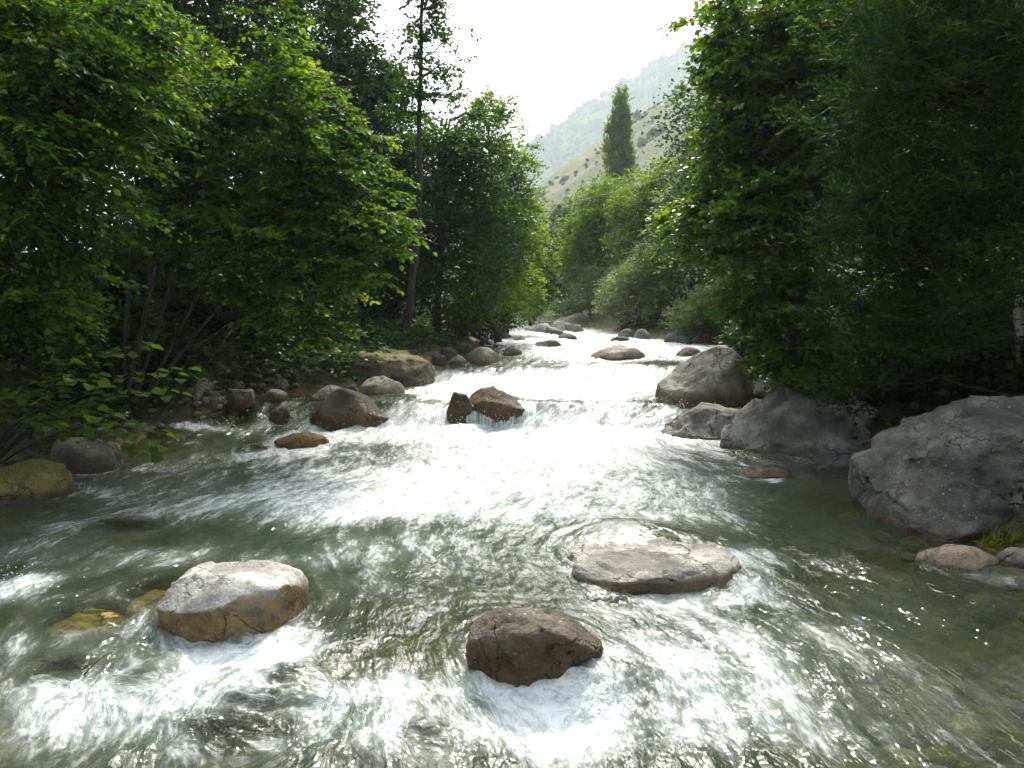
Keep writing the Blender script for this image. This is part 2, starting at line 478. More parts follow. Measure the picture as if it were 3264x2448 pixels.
# foreground
add_rock('boulder', 'white-topped rounded rock with wet golden-brown underside in left foreground water', 150, 299, 567, 631, 11, (.74, .73, .70), .72, 5, .4, 0, .36, gold=.7, wetn=1.5, facet=.12,
         zc=.30, p=4.0, prof=[.45, .80, .97, 1.0, 1.0, .98, .93, .8], cuts=2, cut=(.9, .98), rough=.028, ftilt=.10, flow=1.2, chips=8, chipz=.15, lump=.08)
add_rock('boulder', 'wet brown-black rock with rusty face in the centre foreground rapids', 466, 604, 610, 678, 12, (.17, .155, .115), .62, 5, .4, 0, .40, gold=.1, wetn=.35, crag=.03,
         zc=.2, p=3.0, prof=[.8, 1.0, 1.0, .97, .92, .82, .5, .32], cuts=4, cut=(.82, .96), rough=.045, flow=1.2, chips=6, chipz=.3, lump=.1)
add_rock('boulder', 'flat pale grey slab rock with craggy edge, level with the foreground water', 570, 742, 529, 584, 13, (.50, .485, .455), .92, 5, .3, 0, .05, hfix=.10,
         zc=.5, p=6, prof=[.93, 1.0, 1.0, 1.0, 1.0, .97, .9, .8], cuts=3, cut=(.88, .98), rough=.03, lump=.06, strata=.04, flow=1.3, crag=.03, gold=.1, facet=.3)
add_rock('boulder', 'huge dark grey lichen-spotted boulder at the right edge of the water', 874, 1130, 402, 541, 14, (.23, .225, .205), .85, 6, .3, 0, .06,
         zc=.36, p=3.0, prof=[.8, .92, .97, 1.0, 1.0, 1.0, .97, .9], cuts=3, cut=(.85, .97), rough=.026, lump=.07, flow=.4, crag=.022, chips=16, facet=.9, nfac=60,
         planes=[(-.2, -.95, .22, .62), (-.85, -.5, .25, .74), (-.55, -.25, .8, .84), (.1, -.35, .95, .70), (-.75, .2, .6, .86), (.3, -.9, -.3, .7)])
add_rock('stone', 'smooth tan stone lying below the huge dark boulder at lower right', 924, 1010, 544, 574, 15, (.42, .34, .25), .7, 4, .2, 0, .05, cat='stone', flow=.5,
         prof=[.4, .75, 1, 1, .8, .4], cuts=4, rough=.03, under=.1, facet=.2)
add_rock('stone', 'small tan stone at right frame edge beside the smooth tan stone', 1008, 1046, 548, 566, 16, TAN, .8, 3, .2, 0, .04, cat='stone', flow=0, rough=.03, under=.1)
add_rock('boulder', 'small rounded grey boulder between the huge dark boulder and the craggy ledge', 816, 878, 435, 468, 17, (.20, .20, .195), .8, 4, .3, 0, .05,
         zc=.25, prof=[.6, .95, 1, .95, .8, .6], rough=.045, flow=.3)
add_rock('boulder', 'long craggy grey ledge rock sloping up under the right-bank branches', 726, 884, 372, 457, 18, (.32, .31, .28), .8, 5, .4, 0, .08,
         zc=.3, p=3.6, prof=[.40, .56, .72, .86, 1.0, 1.0, .95, .9], cuts=6, cut=(.75, .95), rough=.035, flow=.4, crag=.03, strata=.02, chips=24, lump=.08, facet=.95, nfac=60,
         planes=[(-.4, -.85, .4, .6), (-.7, -.4, .6, .66), (.25, -.8, .5, .64), (0, -.3, .95, .72)])
add_rock('boulder', 'low flat grey rock at the tip of the craggy ledge beside white water', 661, 752, 403, 441, 19, (.32, .31, .28), .85, 5, .4, 0, .08,
         zc=.3, prof=[.6, .85, 1, 1, .95, .9], cuts=7, rough=.03, flow=.5, crag=.03, strata=.02, p=3.4, chips=18, lump=.08, planes=[(-.3, -.8, .5, .62), (.2, -.3, .95, .7), (-.8, -.3, .5, .7)])
add_rock('boulder', 'large smooth wedge-shaped grey boulder beside the upper rapid', 657, 748, 341, 404, 20, (.42, .405, .365), .75, 5, .5, 0, .22,
         zc=.2, p=5.5, prof=[.34, .46, .60, .76, .92, 1.0, .9], cuts=3, cut=(.86, .98), rough=.018, lump=.05, chips=5, flow=.8, facet=.3, planes=[(-.45, -.6, .66, .62)])
add_rock('boulder', 'pale grey rock wedged behind the smooth wedge-shaped boulder', 738, 812, 350, 402, 21, (.33, .33, .305), .9, 4, .4, 0, .05,
         zc=.25, prof=[.7, .9, 1, 1, .9, .7], cuts=7, rough=.035, flow=0, Y=14.6, chips=20, lump=.08, planes=[(-.6, -.6, .5, .6), (.2, -.7, .7, .65)])
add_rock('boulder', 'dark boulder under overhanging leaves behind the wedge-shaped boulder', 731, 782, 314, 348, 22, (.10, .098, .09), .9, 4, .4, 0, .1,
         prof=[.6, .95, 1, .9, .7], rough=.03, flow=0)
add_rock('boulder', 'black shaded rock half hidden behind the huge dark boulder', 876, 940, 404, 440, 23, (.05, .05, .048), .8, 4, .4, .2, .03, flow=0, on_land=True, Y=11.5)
add_rock('submerged_stone', 'rust-brown stone just under the water by the craggy ledge', 740, 796, 468, 478, 24, (.22, .13, .07), .8, 4, .2, 0, .3, cat='stone', flow=.3, rough=.03)
# left side of the middle river
add_rock('boulder', 'big dark wet domed boulder left of the rapids', 311, 392, 388, 430, 31, (.17, .145, .11), .85, 5, .5, 0, .42,
         zc=.18, p=2.4, prof=[.5, .8, .98, 1, .9, .72, .5, .3], cuts=4, cut=(.82, .98), rough=.022, lump=.1, flow=1.0, facet=.25, chips=6)
add_rock('boulder', 'low golden-brown rock awash below the dark domed boulder', 272, 330, 433, 448, 32, (.36, .23, .07), .7, 4, .3, 0, .05,
         prof=[.5, .9, 1, 1, .8, .5], rough=.035, flow=1.2)
add_rock('boulder', 'small pointed dark rock standing in the shallow left pool', 266, 288, 405, 425, 33, (.09, .078, .06), .8, 4, .3, 0, .3,
         p=3.2, prof=[.5, .7, .9, 1, .8], cuts=7, rough=.04, flow=.7)
add_rock('boulder', 'flat pale tan rock resting at the tip of the mossy slab', 356, 405, 376, 395, 34, (.40, .36, .28), .7, 4, .3, .1, .05,
         prof=[.45, .8, 1, 1, .9, .6], rough=.03, cuts=4, flow=.3)
add_rock('boulder', 'pale rock behind the dark domed boulder', 309, 346, 384, 400, 35, (.38, .36, .31), .8, 4, .3, .1, .04, prof=[.4, .8, 1, 1, .8], rough=.035, flow=.2)
add_rock('boulder', 'long flat moss-covered slab jutting from the left bank', 282, 432, 352, 388, 36, (.20, .18, .13), .5, 5, .3, .72, .06, hfix=.68,
         zc=.6, p=6, prof=[.86, .92, .97, 1.0, 1.0, .97, .85, .55], cuts=3, cut=(.86, .98), rough=.03, flow=0, strata=.03, lump=.06)
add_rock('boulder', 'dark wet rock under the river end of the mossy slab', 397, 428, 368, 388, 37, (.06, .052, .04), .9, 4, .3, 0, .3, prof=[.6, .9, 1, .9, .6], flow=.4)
add_rock('boulder', 'dark bank rock with pale top edge at the left waterline', 222, 258, 387, 408, 38, (.24, .22, .17), .7, 4, .3, .35, .2, p=3.2, rough=.035, flow=0)
add_rock('boulder', 'flat-topped bank rock just right of the pale-edged bank rock', 256, 286, 389, 403, 39, (.22, .20, .16), .8, 4, .3, .25, .14, p=3.2, rough=.035, flow=0)
add_rock('boulder', 'moss-topped round rock on the left bank under leaves', 220, 252, 362, 386, 40, (.22, .2, .15), .8, 4, .3, .62, .02, on_land=True, Y=15.0)
add_rock('boulder', 'moss-topped grey rock touching the round mossy rock on its right', 248, 281, 361, 384, 41, (.24, .22, .17), .8, 4, .3, .5, .02, on_land=True, Y=15.2)
add_rock('stone', 'pale grey stone right of the two moss-topped rocks', 271, 288, 376, 386, 42, (.36, .34, .3), .8, 4, .15, 0, .02, cat='stone', on_land=True, Y=15.0)
add_rock('stone', 'pale stone resting on the dark bank rock by the gravel', 222, 246, 380, 392, 43, (.42, .40, .34), .8, 4, .15, 0, .02, cat='stone', on_land=True, Y=14.6)
# left edge
add_rock('boulder', 'rounded brown-grey boulder at the left bank waterline', 42, 119, 434, 473, 51, (.21, .20, .14), .8, 4, .4, .35, .1, zc=.2, rough=.045, prof=[.5, .85, 1, 1, .85, .6], flow=.3)
add_rock('boulder', 'grey rock at the left frame edge behind the yellow mossy rock', -12, 36, 443, 470, 52, (.24, .23, .21), .8, 4, .3, .1, .05, rough=.06, flow=0, p=3.2)
add_rock('boulder', 'long yellow-green mossy rock at the left frame edge', -40, 73, 459, 499, 53, (.30, .26, .10), .55, 4, .3, .78, .1, zc=.3, prof=[.6, .8, .95, 1, .95, .75], rough=.03, flow=.3)
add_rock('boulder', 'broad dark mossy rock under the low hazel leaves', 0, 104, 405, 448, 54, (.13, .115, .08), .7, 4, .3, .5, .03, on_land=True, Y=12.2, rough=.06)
add_rock('stone', 'small grey stone wedged between the left-edge boulders', 50, 70, 430, 446, 55, (.3, .3, .28), .8, 3, .2, 0, .02, cat='stone', on_land=True, Y=11.6)
# rapid rocks
add_rock('boulder', 'narrow brown rock at the left end of the small waterfall', 446, 474, 392, 421, 61, (.12, .085, .05), .8, 4, .4, 0, .3, p=2.8, prof=[.7, 1, 1, .9, .7], rough=.03, flow=.4, chips=3)
add_rock('boulder', 'low brown rock with thin water falling over it in mid rapid', 460, 530, 388, 422, 62, (.13, .095, .05), .7, 4, .4, 0, .3, p=3.0, prof=[.7, .95, 1, 1, .9, .75, .6], rough=.04, flow=.5, chips=4)
# far river
far = [(464, 504, 347, 363, (.34, .31, .25), 'blocky tan rock at the left waterline above the upper rapid', .2),
       (448, 467, 354, 363, (.34, .33, .31), 'small pale rock left of the blocky tan rock', .1),
       (501, 522, 345, 355, (.34, .31, .24), 'squared tan rock just upstream of the blocky tan rock', .15),
       (534, 564, 340, 347, (.17, .16, .14), 'flat dark rock breaking the white water upstream in mid-river', 0),
       (590, 646, 345, 359, (.42, .37, .31), 'long low pale tan rock in mid-river above the rapid', 0),
       (674, 704, 348, 357, (.26, .21, .15), 'low brown rock behind the wedge-shaped boulder tip', 0),
       (555, 579, 333, 340, (.22, .20, .17), 'low brown rock in the far river, upstream of the flat dark one', 0),
       (548, 564, 328, 335, (.20, .18, .16), 'small square dark rock in the far river', 0),
       (608, 632, 336, 341, (.20, .19, .18), 'flat dark rock in the far river near the right bank', 0),
       (490, 513, 331, 338, (.32, .30, .26), 'pale flat rock at the far left waterline', .1),
       (512, 527, 336, 341, (.24, .21, .16), 'small brown rock below the far left waterline', 0),
       (478, 492, 337, 346, (.12, .11, .09), 'dark rock at the left waterline under the bank trees', .3)]
for i, (a, b, c, d, col, lab, mo) in enumerate(far):
    add_rock('river_rock', lab, a, b, c, d, 70 + i, col, .8, 3, .3, mo, .06, cat='rock', p=3.0, cuts=7, rough=.05, flow=.6, prof=[.6, .9, 1, 1, .9, .65])
farb = [(533, 553, 323, 332, (.40, .41, .42), 'left pale stone of the far boulder bar'), (551, 566, 320, 332, (.55, .55, .54), 'white upright stone in the far boulder bar'),
        (562, 574, 323, 331, (.34, .36, .38), 'blue-grey stone right of the white upright stone'), (572, 584, 324, 332, (.32, .33, .33), 'grey stone at the right end of the far boulder bar'),
        (543, 560, 327, 334, (.44, .46, .48), 'pale blue-grey stone in front of the white upright stone'), (524, 538, 327, 331, (.46, .43, .38), 'low tan stone at the left end of the far boulder bar'),
        (634, 650, 329, 339, (.32, .32, .31), 'upright grey stone under the right-bank willows'), (617, 634, 328, 338, (.36, .36, .35), 'pale craggy stone under the right-bank willows'),
        (664, 694, 333, 344, (.16, .155, .15), 'low dark stone below the feathery willow bush')]
for i, (a, b, c, d, col, lab) in enumerate(farb):
    add_rock('bank_stone', lab, a, b, c, d, 90 + i, col, 1.0, 3, .4, 0, .03, cat='stone', p=4.0, cuts=6, rough=.05, flow=0, chips=14, chipz=1.0)
leftb = [(430, 446, 353, 364, 'dark stone by the exposed alder roots'), (438, 456, 346, 358, 'dark mossy stone under the left-bank trees'), (456, 474, 341, 352, 'dark stone behind the blocky tan rock'),
         (346, 358, 384, 394, 'small stone between the two pale rocks by the mossy slab'), (290, 304, 374, 388, 'dark mossy stone at the root of the long slab'), (196, 222, 396, 412, 'low dark stone at the gravel waterline')]
for i, (a, b, c, d, lab) in enumerate(leftb):
    add_rock('bank_stone', lab, a, b, c, d, 110 + i, (.14, .125, .1), .8, 3, .3, .4, .06, cat='stone', flow=0, rough=.05)
# amber stones under the surface in the foreground
SUBM = []
subm = [(118, 196, 572, 600, 'amber submerged stone left of the white-topped rock', .03), (36, 118, 604, 628, 'long amber stone awash left of the white-topped rock', .05), (78, 150, 514, 534, 'amber stone under fast water near the left edge', -.02),
        (90, 150, 668, 700, 'amber stone under froth in the lower left corner', .0), (10, 70, 655, 690, 'dim amber stone under the water at lower left edge', -.03), (250, 330, 672, 706, 'pale stone under the fast water below the white-topped rock', -.01),
        (180, 290, 716, 748, 'olive stone under fast water at the bottom left', -.04), (395, 450, 726, 752, 'tan stone under froth at the bottom centre', -.02), (590, 640, 592, 606, 'amber stone under water before the flat slab', .0),
        (205, 262, 418, 430, 'dark stone with water pouring over it in the left pool', .05), (236, 268, 440, 450, 'small amber stone awash left of the golden rock', .03),
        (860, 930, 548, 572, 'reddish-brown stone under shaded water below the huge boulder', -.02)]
for i, (a, b, c, d, lab, up) in enumerate(subm):
    o = add_rock('submerged_stone', lab, a, b, c, d, 130 + i, (.44, .30, .11) if 'amber' in lab else (.30, .22, .12), .8, 4, .16, 0, .01, cat='stone', flow=.25, rough=.035, cuts=3, zc=.1, under=.1, chips=3)
    top = max(v.co.z for v in o.data.vertices)
    o.location.z += up - .035 - top
    SUBM.append((o.location.x, o.location.y, max(o.dimensions.x, o.dimensions.y) * .5))

# ------------------------------------------------------------------ ground sheet (river bed, banks, valley floor)
def build_ground():
    ys = np.concatenate([np.linspace(-300, -12, 14), np.arange(-11, 2, .8), np.arange(2, 22, .2), np.arange(22, 60, .7), np.linspace(61, 400, 40), np.linspace(450, 2600, 12)])
    xs = np.concatenate([-np.geomspace(1400, 14.5, 22), np.arange(-14, 14, .2), np.geomspace(14.5, 1400, 22)])
    X, Y = np.meshgrid(xs, ys)
    x, y = X.ravel(), Y.ravel()
    z = ground_z(x, y)
    z = np.minimum(z, wlevel(y) + 3.2)
    under = 1 - sstep(-.02, .14, z - wlevel(y))
    o = mesh_np('ground', np.stack([x, y, z], 1), [grid_faces(len(ys), len(xs))], M_GROUND, None, True, {'under': under})
    o['kind'] = 'structure'
build_ground()

# ------------------------------------------------------------------ river
def flow_coords(x, y):
    """stream coordinates: along the current, across it, bent round the rocks"""
    n = (x - bankL(y)) / (bankR(y) - bankL(y))
    psi = n * 8.0
    # downstream distance; the current swings to the left below the rapids
    phi = -(y + 0.0) - .18 * x
    return phi, psi
def rock_terms(x, y, phi, psi):
    dz = np.zeros_like(x); foam = np.zeros_like(x); chop = np.zeros_like(x)
    ph, ps = phi.copy(), psi.copy()
    for (rx, ry, a, wk) in FLOW_ROCKS:
        rp, rs = flow_coords(np.array([rx]), np.array([ry]))
        sc = 8.0 / float(bankR(ry) - bankL(ry))
        d1, d2 = (phi - rp), (psi - rs) / sc
        r2 = d1 ** 2 + d2 ** 2
        near = r2 < (9 * a + 2.0) ** 2
        k = a * a / np.maximum(r2, (a * .75) ** 2)
        ph += np.where(near, k * d1, 0) * .9
        ps -= np.where(near, k * d2 * sc, 0) * .9
        up = np.exp(-((d1 + a * .95) / (a * .5 + .05)) ** 2 - (d2 / (a * .9)) ** 2)
        dn = np.exp(-((d1 - a * 1.1) / (a * .6 + .05)) ** 2 - (d2 / (a * .8)) ** 2)
        amp = min(.10, .12 * a) * wk
        dz += amp * up - amp * .8 * dn
        tail = np.exp(-(d2 / (a * .75 + .12 * np.clip(d1, 0, 9))) ** 2) * np.exp(-np.clip(d1 - a * .5, 0, 99) / (a * 2.6)) * (d1 > a * .3)
        foam += .30 * wk * tail
        chop += .9 * wk * tail
        rim = np.exp(-((np.sqrt(r2) - a * 1.02) / (.10 + a * .10)) ** 2)
        foam += .22 * wk * rim * (d1 > -a * .6)
        # standing arcs on the upstream flank
        dist = np.sqrt(r2) - a
        dz += np.where((dist > 0) & (dist < a * 1.6), .006 * wk * np.sin(dist / (.045 + .05 * a) * 2 * np.pi / 2.2) * np.exp(-dist / (a * .7)), 0) * (d1 < a)
    return ph, ps, dz, foam, chop

def ell(x, y, u, v, ru, rv):
    c = W(u, v); a = W(u, min(v + rv, 767)); b = W(u, max(v - rv, 322))
    ry = max((b[1] - a[1]) / 2, .05); rx = ru * px(c[1])
    return np.exp(-((x - c[0]) / rx) ** 2 - ((y - (a[1] + b[1]) / 2) / ry) ** 2)

FOAM = [  # white water seen in the photograph: u, v, half-width, half-height, strength
    (540, 432, 170, 16, .62), (600, 395, 120, 20, .55), (520, 388, 90, 14, .55), (470, 410, 50, 22, .5), (420, 425, 60, 16, .6), (640, 425, 60, 14, .5),
    (560, 380, 120, 5, .9), (640, 378, 60, 8, .7), (430, 378, 30, 12, .55), (600, 358, 90, 10, .62), (560, 345, 70, 8, .66), (545, 332, 60, 7, .66), (600, 336, 50, 5, .6), (690, 350, 45, 8, .6), (640, 345, 60, 6, .5),
    (470, 470, 130, 22, .40), (350, 480, 110, 16, .28), (250, 455, 80, 7, .34), (200, 430, 45, 7, .5), (330, 440, 60, 7, .4), (600, 470, 80, 25, .12),
    (20, 588, 30, 14, .75), (30, 545, 60, 14, .22), (60, 640, 120, 22, .32), (90, 720, 110, 40, .42), (270, 650, 60, 22, .5), (200, 690, 90, 22, .28),
    (300, 700, 60, 18, .30), (390, 690, 80, 22, .52), (430, 730, 120, 30, .42), (560, 720, 90, 30, .28), (520, 690, 60, 8, .3), (640, 740, 120, 30, .22), (760, 700, 100, 40, .22),
    (640, 612, 90, 18, .2), (760, 560, 30, 12, .4), (770, 590, 50, 14, .25), (720, 650, 110, 30, .2), (840, 640, 80, 30, .10), (775, 480, 12, 4, .8), (700, 410, 30, 5, .5),
    (380, 505, 170, 16, .30), (560, 520, 140, 16, .30), (180, 515, 110, 9, .26), (500, 570, 110, 18, .20), (690, 500, 90, 14, .16), (60, 600, 70, 10, .15), (380, 590, 60, 14, .18), (640, 470, 120, 18, .15), (300, 560, 120, 14, .24), (420, 545, 100, 16, .26), (120, 560, 90, 12, .22), (480, 600, 90, 14, .16), (700, 520, 110, 12, .14), (330, 640, 60, 14, .18), (880, 620, 70, 14, .12), (820, 740, 90, 20, .14), (960, 740, 60, 20, .08),
    (80, 492, 110, 10, .26), (170, 470, 90, 7, .28), (260, 500, 110, 12, .26), (60, 525, 70, 8, .22), (330, 520, 90, 10, .2), (700, 480, 90, 14, .12), (350, 600, 30, 24, .12),
    (540, 455, 150, 12, .32), (470, 490, 130, 18, .30), (400, 510, 90, 12, .16), (680, 690, 150, 50, .16), (560, 660, 120, 20, .18), (180, 660, 120, 16, .26), (60, 690, 80, 20, .22), (300, 745, 120, 20, .2), (900, 690, 60, 40, .10), (640, 500, 90, 20, .10),
    (130, 480, 110, 8, .15), (100, 530, 70, 6, .12), (1000, 700, 60, 30, .06)]
CALM = [(820, 505, 60, 28, .9), (880, 580, 90, 20, .3), (960, 640, 80, 40, .15), (440, 365, 25, 5, .6), (250, 410, 45, 8, .6), ]

SHEEN = [(620, 490, 200, 50, .75), (540, 450, 150, 22, .5), (500, 560, 90, 40, .4), (640, 360, 90, 12, .4), (700, 590, 60, 20, .2)]

def build_water():
    rows = [2.4]
    while rows[-1] < 62:
        y = rows[-1]
        dy = max(.0125, y * y / 1600 * 1.25)
        if 13.0 < y < 14.4 or 17.2 < y < 18.8: dy *= .3
        if 4.2 < y < 5.1: dy *= .8
        rows.append(y + min(dy, .5))
    ys = np.concatenate([np.linspace(-9, 2.3, 30), np.array(rows)])
    nc = 525
    t = np.linspace(0, 1, nc)
    lo = np.maximum(bankL(ys) - 1.3, -(.80 * np.abs(ys) + 3.2)); hi = np.minimum(bankR(ys) + 1.3, .80 * np.abs(ys) + 3.2)
    X = lo[:, None] + (hi - lo)[:, None] * t[None]
    Y = np.repeat(ys[:, None], nc, 1)
    x, y = X.ravel(), Y.ravel()
    # the two rapids and the foreground lip run slightly askew and wobble
    wob = .9 * noise(np.stack([x * .42, y * 0 + 2, x * 0], -1)) + .35 * noise(np.stack([x * 1.5, y * 0 + 7, x * 0], -1)) + .15 * noise(np.stack([x * 4, y * .5 + 7, x * 0], -1))
    z = wlevel(y + wob * sstep(3, 6, y) * (1 - sstep(20, 30, y)))
    zs = np.interp(y, [12.2, 13.0, 14.6, 15.6, 16.6, 17.4, 19.0, 20], [.13, .2, .52, .61, .64, .71, .9, .97])
    mm = sstep(-.12, .3, noise(np.stack([x * .6, np.where(y > 16, 5., 1.), x * 0], -1))) * sstep(12.2, 13, y) * (1 - sstep(19, 20, y)) * .85
    z = z + (zs - z) * mm
    phi, psi = flow_coords(x, y)
    ph, ps, dz, foam, chop = rock_terms(x, y, phi, psi)
    base = np.stack([ph, ps, ph * 0], 1)
    for f in FOAM: foam += 1.2 * f[4] * ell(x, y, *f[:4])
    calm = np.zeros_like(x)
    for f in CALM: calm = np.maximum(calm, f[4] * ell(x, y, *f[:4]))
    lipn = sstep(-.25, .2, noise(np.stack([x * 1.3, y * .3, x * 0 + 8], -1)))
    foam *= 1 - (.8 * np.exp(-((y + wob - 14.35) / .3) ** 2) + .85 * np.exp(-((y + wob - 18.75) / .45) ** 2)) * lipn
    step = np.exp(-((y - 13.8) / .5) ** 2) + np.exp(-((y - 18.1) / .6) ** 2)
    foam *= 1 - .85 * calm
    foam *= 1 - .20 * sstep(7.5, 5.5, y)
    sheen = np.zeros_like(x)
    for f in SHEEN: sheen = np.maximum(sheen, f[4] * ell(x, y, *f[:4]))
    turb = (1 - sheen) * np.clip(.35 + chop + foam * .8, 0, 1.7) * (1 - calm)
    # swell, chop, ripple: each stretched along the current
    s = np.array([.45, 1.0, 1]); c1 = np.array([1.2, 2.6, 1]); c2 = np.array([3.4, 6.4, 1])
    dz += .075 * fbm(base * s + 3, 2) * (.5 + .5 * turb)
    dz += .070 * fbm(base * c1 + 11, 3) * turb
    dz += .022 * ridged(base * c2 + 31, 3) * turb
    dz += .010 * noise(base * np.array([8., 14., 1]) + 5) * turb
    fz = np.clip(foam, 0, 1)
    dz += .030 * fz * ridged(np.stack([x * 6, y * 5, x * 0 + 2], -1), 3) * sstep(14, 8, y) + .02 * fz * noise(np.stack([x * 22, y * 17, x * 0], -1)) * sstep(9, 5, y)
    # lumpy froth below the falls
    boil = np.exp(-((y - 13.1) / .6) ** 2) + np.exp(-((y - 17.2) / .5) ** 2) * .7
    dz += boil * .09 * ridged(np.stack([x * 1.5, y * 1.2, x * 0], -1) + 40, 3)
    dz += step * .03 * noise(np.stack([x * 5, y * .8, x * 0], -1))
    z = z + dz
    far = sstep(24, 50, y)
    depth = np.clip(z - ground_z(x, y), 0, 2)
    for (sx, sy, sr) in SUBM:
        q = np.exp(-(((x - sx) ** 2 + (y - sy) ** 2) / (sr * 1.05) ** 2) ** 2)
        depth = depth * (1 - .75 * q); foam *= 1 - .35 * q
    murk = np.clip(1 - np.exp(-(1.8 - .8 * sstep(8, 5, y)) * depth), .06, .85)
    chop_s = np.clip(.24 * (1 - .4 * sheen) + .75 * turb * (1 - calm * .6), .1, 1.3) * (1 - .3 * far)
    o = mesh_np('river', np.stack([x, y, z], 1), [grid_faces(len(ys), nc)], M_WATER, None, True,
                {'foam': np.clip(foam + .05 * sstep(9, 4, y) * (1 - calm) + .10 * (1 - calm), 0, .95), 'murk': murk, 'chop': chop_s}, uv=np.stack([ph, ps], 1))
    o['kind'] = 'structure'
    return o
build_water()

# ------------------------------------------------------------------ trees and shrubs
def tubes(items, sides=6):
    V, F, base = [], [], 0
    for pts, rad, sd in items:
        pts = np.asarray(pts, float); K = len(pts)
        d = np.gradient(pts, axis=0); d /= np.linalg.norm(d, axis=1)[:, None] + 1e-9
        a = np.cross(d, [0.31, .95, .05]); a /= np.linalg.norm(a, axis=1)[:, None] + 1e-9
        b = np.cross(d, a)
        an = np.arange(sd) / sd * 2 * np.pi
        ring = pts[:, None] + (a[:, None] * np.cos(an)[None, :, None] + b[:, None] * np.sin(an)[None, :, None]) * np.asarray(rad)[:, None, None]
        V.append(ring.reshape(-1, 3))
        i = (np.arange(K - 1)[:, None] * sd + np.arange(sd)[None]).ravel()
        j = (np.arange(K - 1)[:, None] * sd + (np.arange(sd)[None] + 1) % sd).ravel()
        F.append(np.stack([i, j, j + sd, i + sd], 1) + base)
        base += K * sd
    return np.concatenate(V), np.concatenate(F)

def bez(p0, p1, p2, n):
    t = np.linspace(0, 1, n)[:, None]
    return (1 - t) ** 2 * p0 + 2 * t * (1 - t) * p1 + t * t * p2

def leaf_mesh(name, Pp, D, N, L, wr, tint, mat, parent, rnd=True):
    D = D / (np.linalg.norm(D, axis=1)[:, None] + 1e-9)
    N = N - D * (N * D).sum(1)[:, None]
    N /= np.linalg.norm(N, axis=1)[:, None] + 1e-9
    Sd = np.cross(D, N)
    L = L[:, None]; w = L * wr
    n = len(Pp)
    if rnd:
        V = np.stack([Pp, Pp + D * L * .3 + Sd * w * .52 + N * w * .16, Pp + D * L * .7 + Sd * w * .42 + N * w * .10, Pp + D * L - N * L * .10,
                      Pp + D * L * .7 - Sd * w * .42 + N * w * .10, Pp + D * L * .3 - Sd * w * .52 + N * w * .16], 1).reshape(-1, 3)
        b = np.arange(n)[:, None] * 6
        F = np.concatenate([b + np.array([[0, 1, 2, 3]]), b + np.array([[0, 3, 4, 5]])])
        k = 6
    else:
        V = np.stack([Pp, Pp + D * L * .45 + Sd * w * .5, Pp + D * L, Pp + D * L * .45 - Sd * w * .5], 1).reshape(-1, 3)
        b = np.arange(n)[:, None] * 4
        F = b + np.array([[0, 1, 2, 3]])
        k = 4
    return mesh_np(name, V, [F], mat, parent, False, {'tint': np.repeat(tint, k)})

def B(u, v, Y, ru, rv, rd):
    return (P(u, v, Y), np.array([ru * px(Y), rd, rv * px(Y)]))

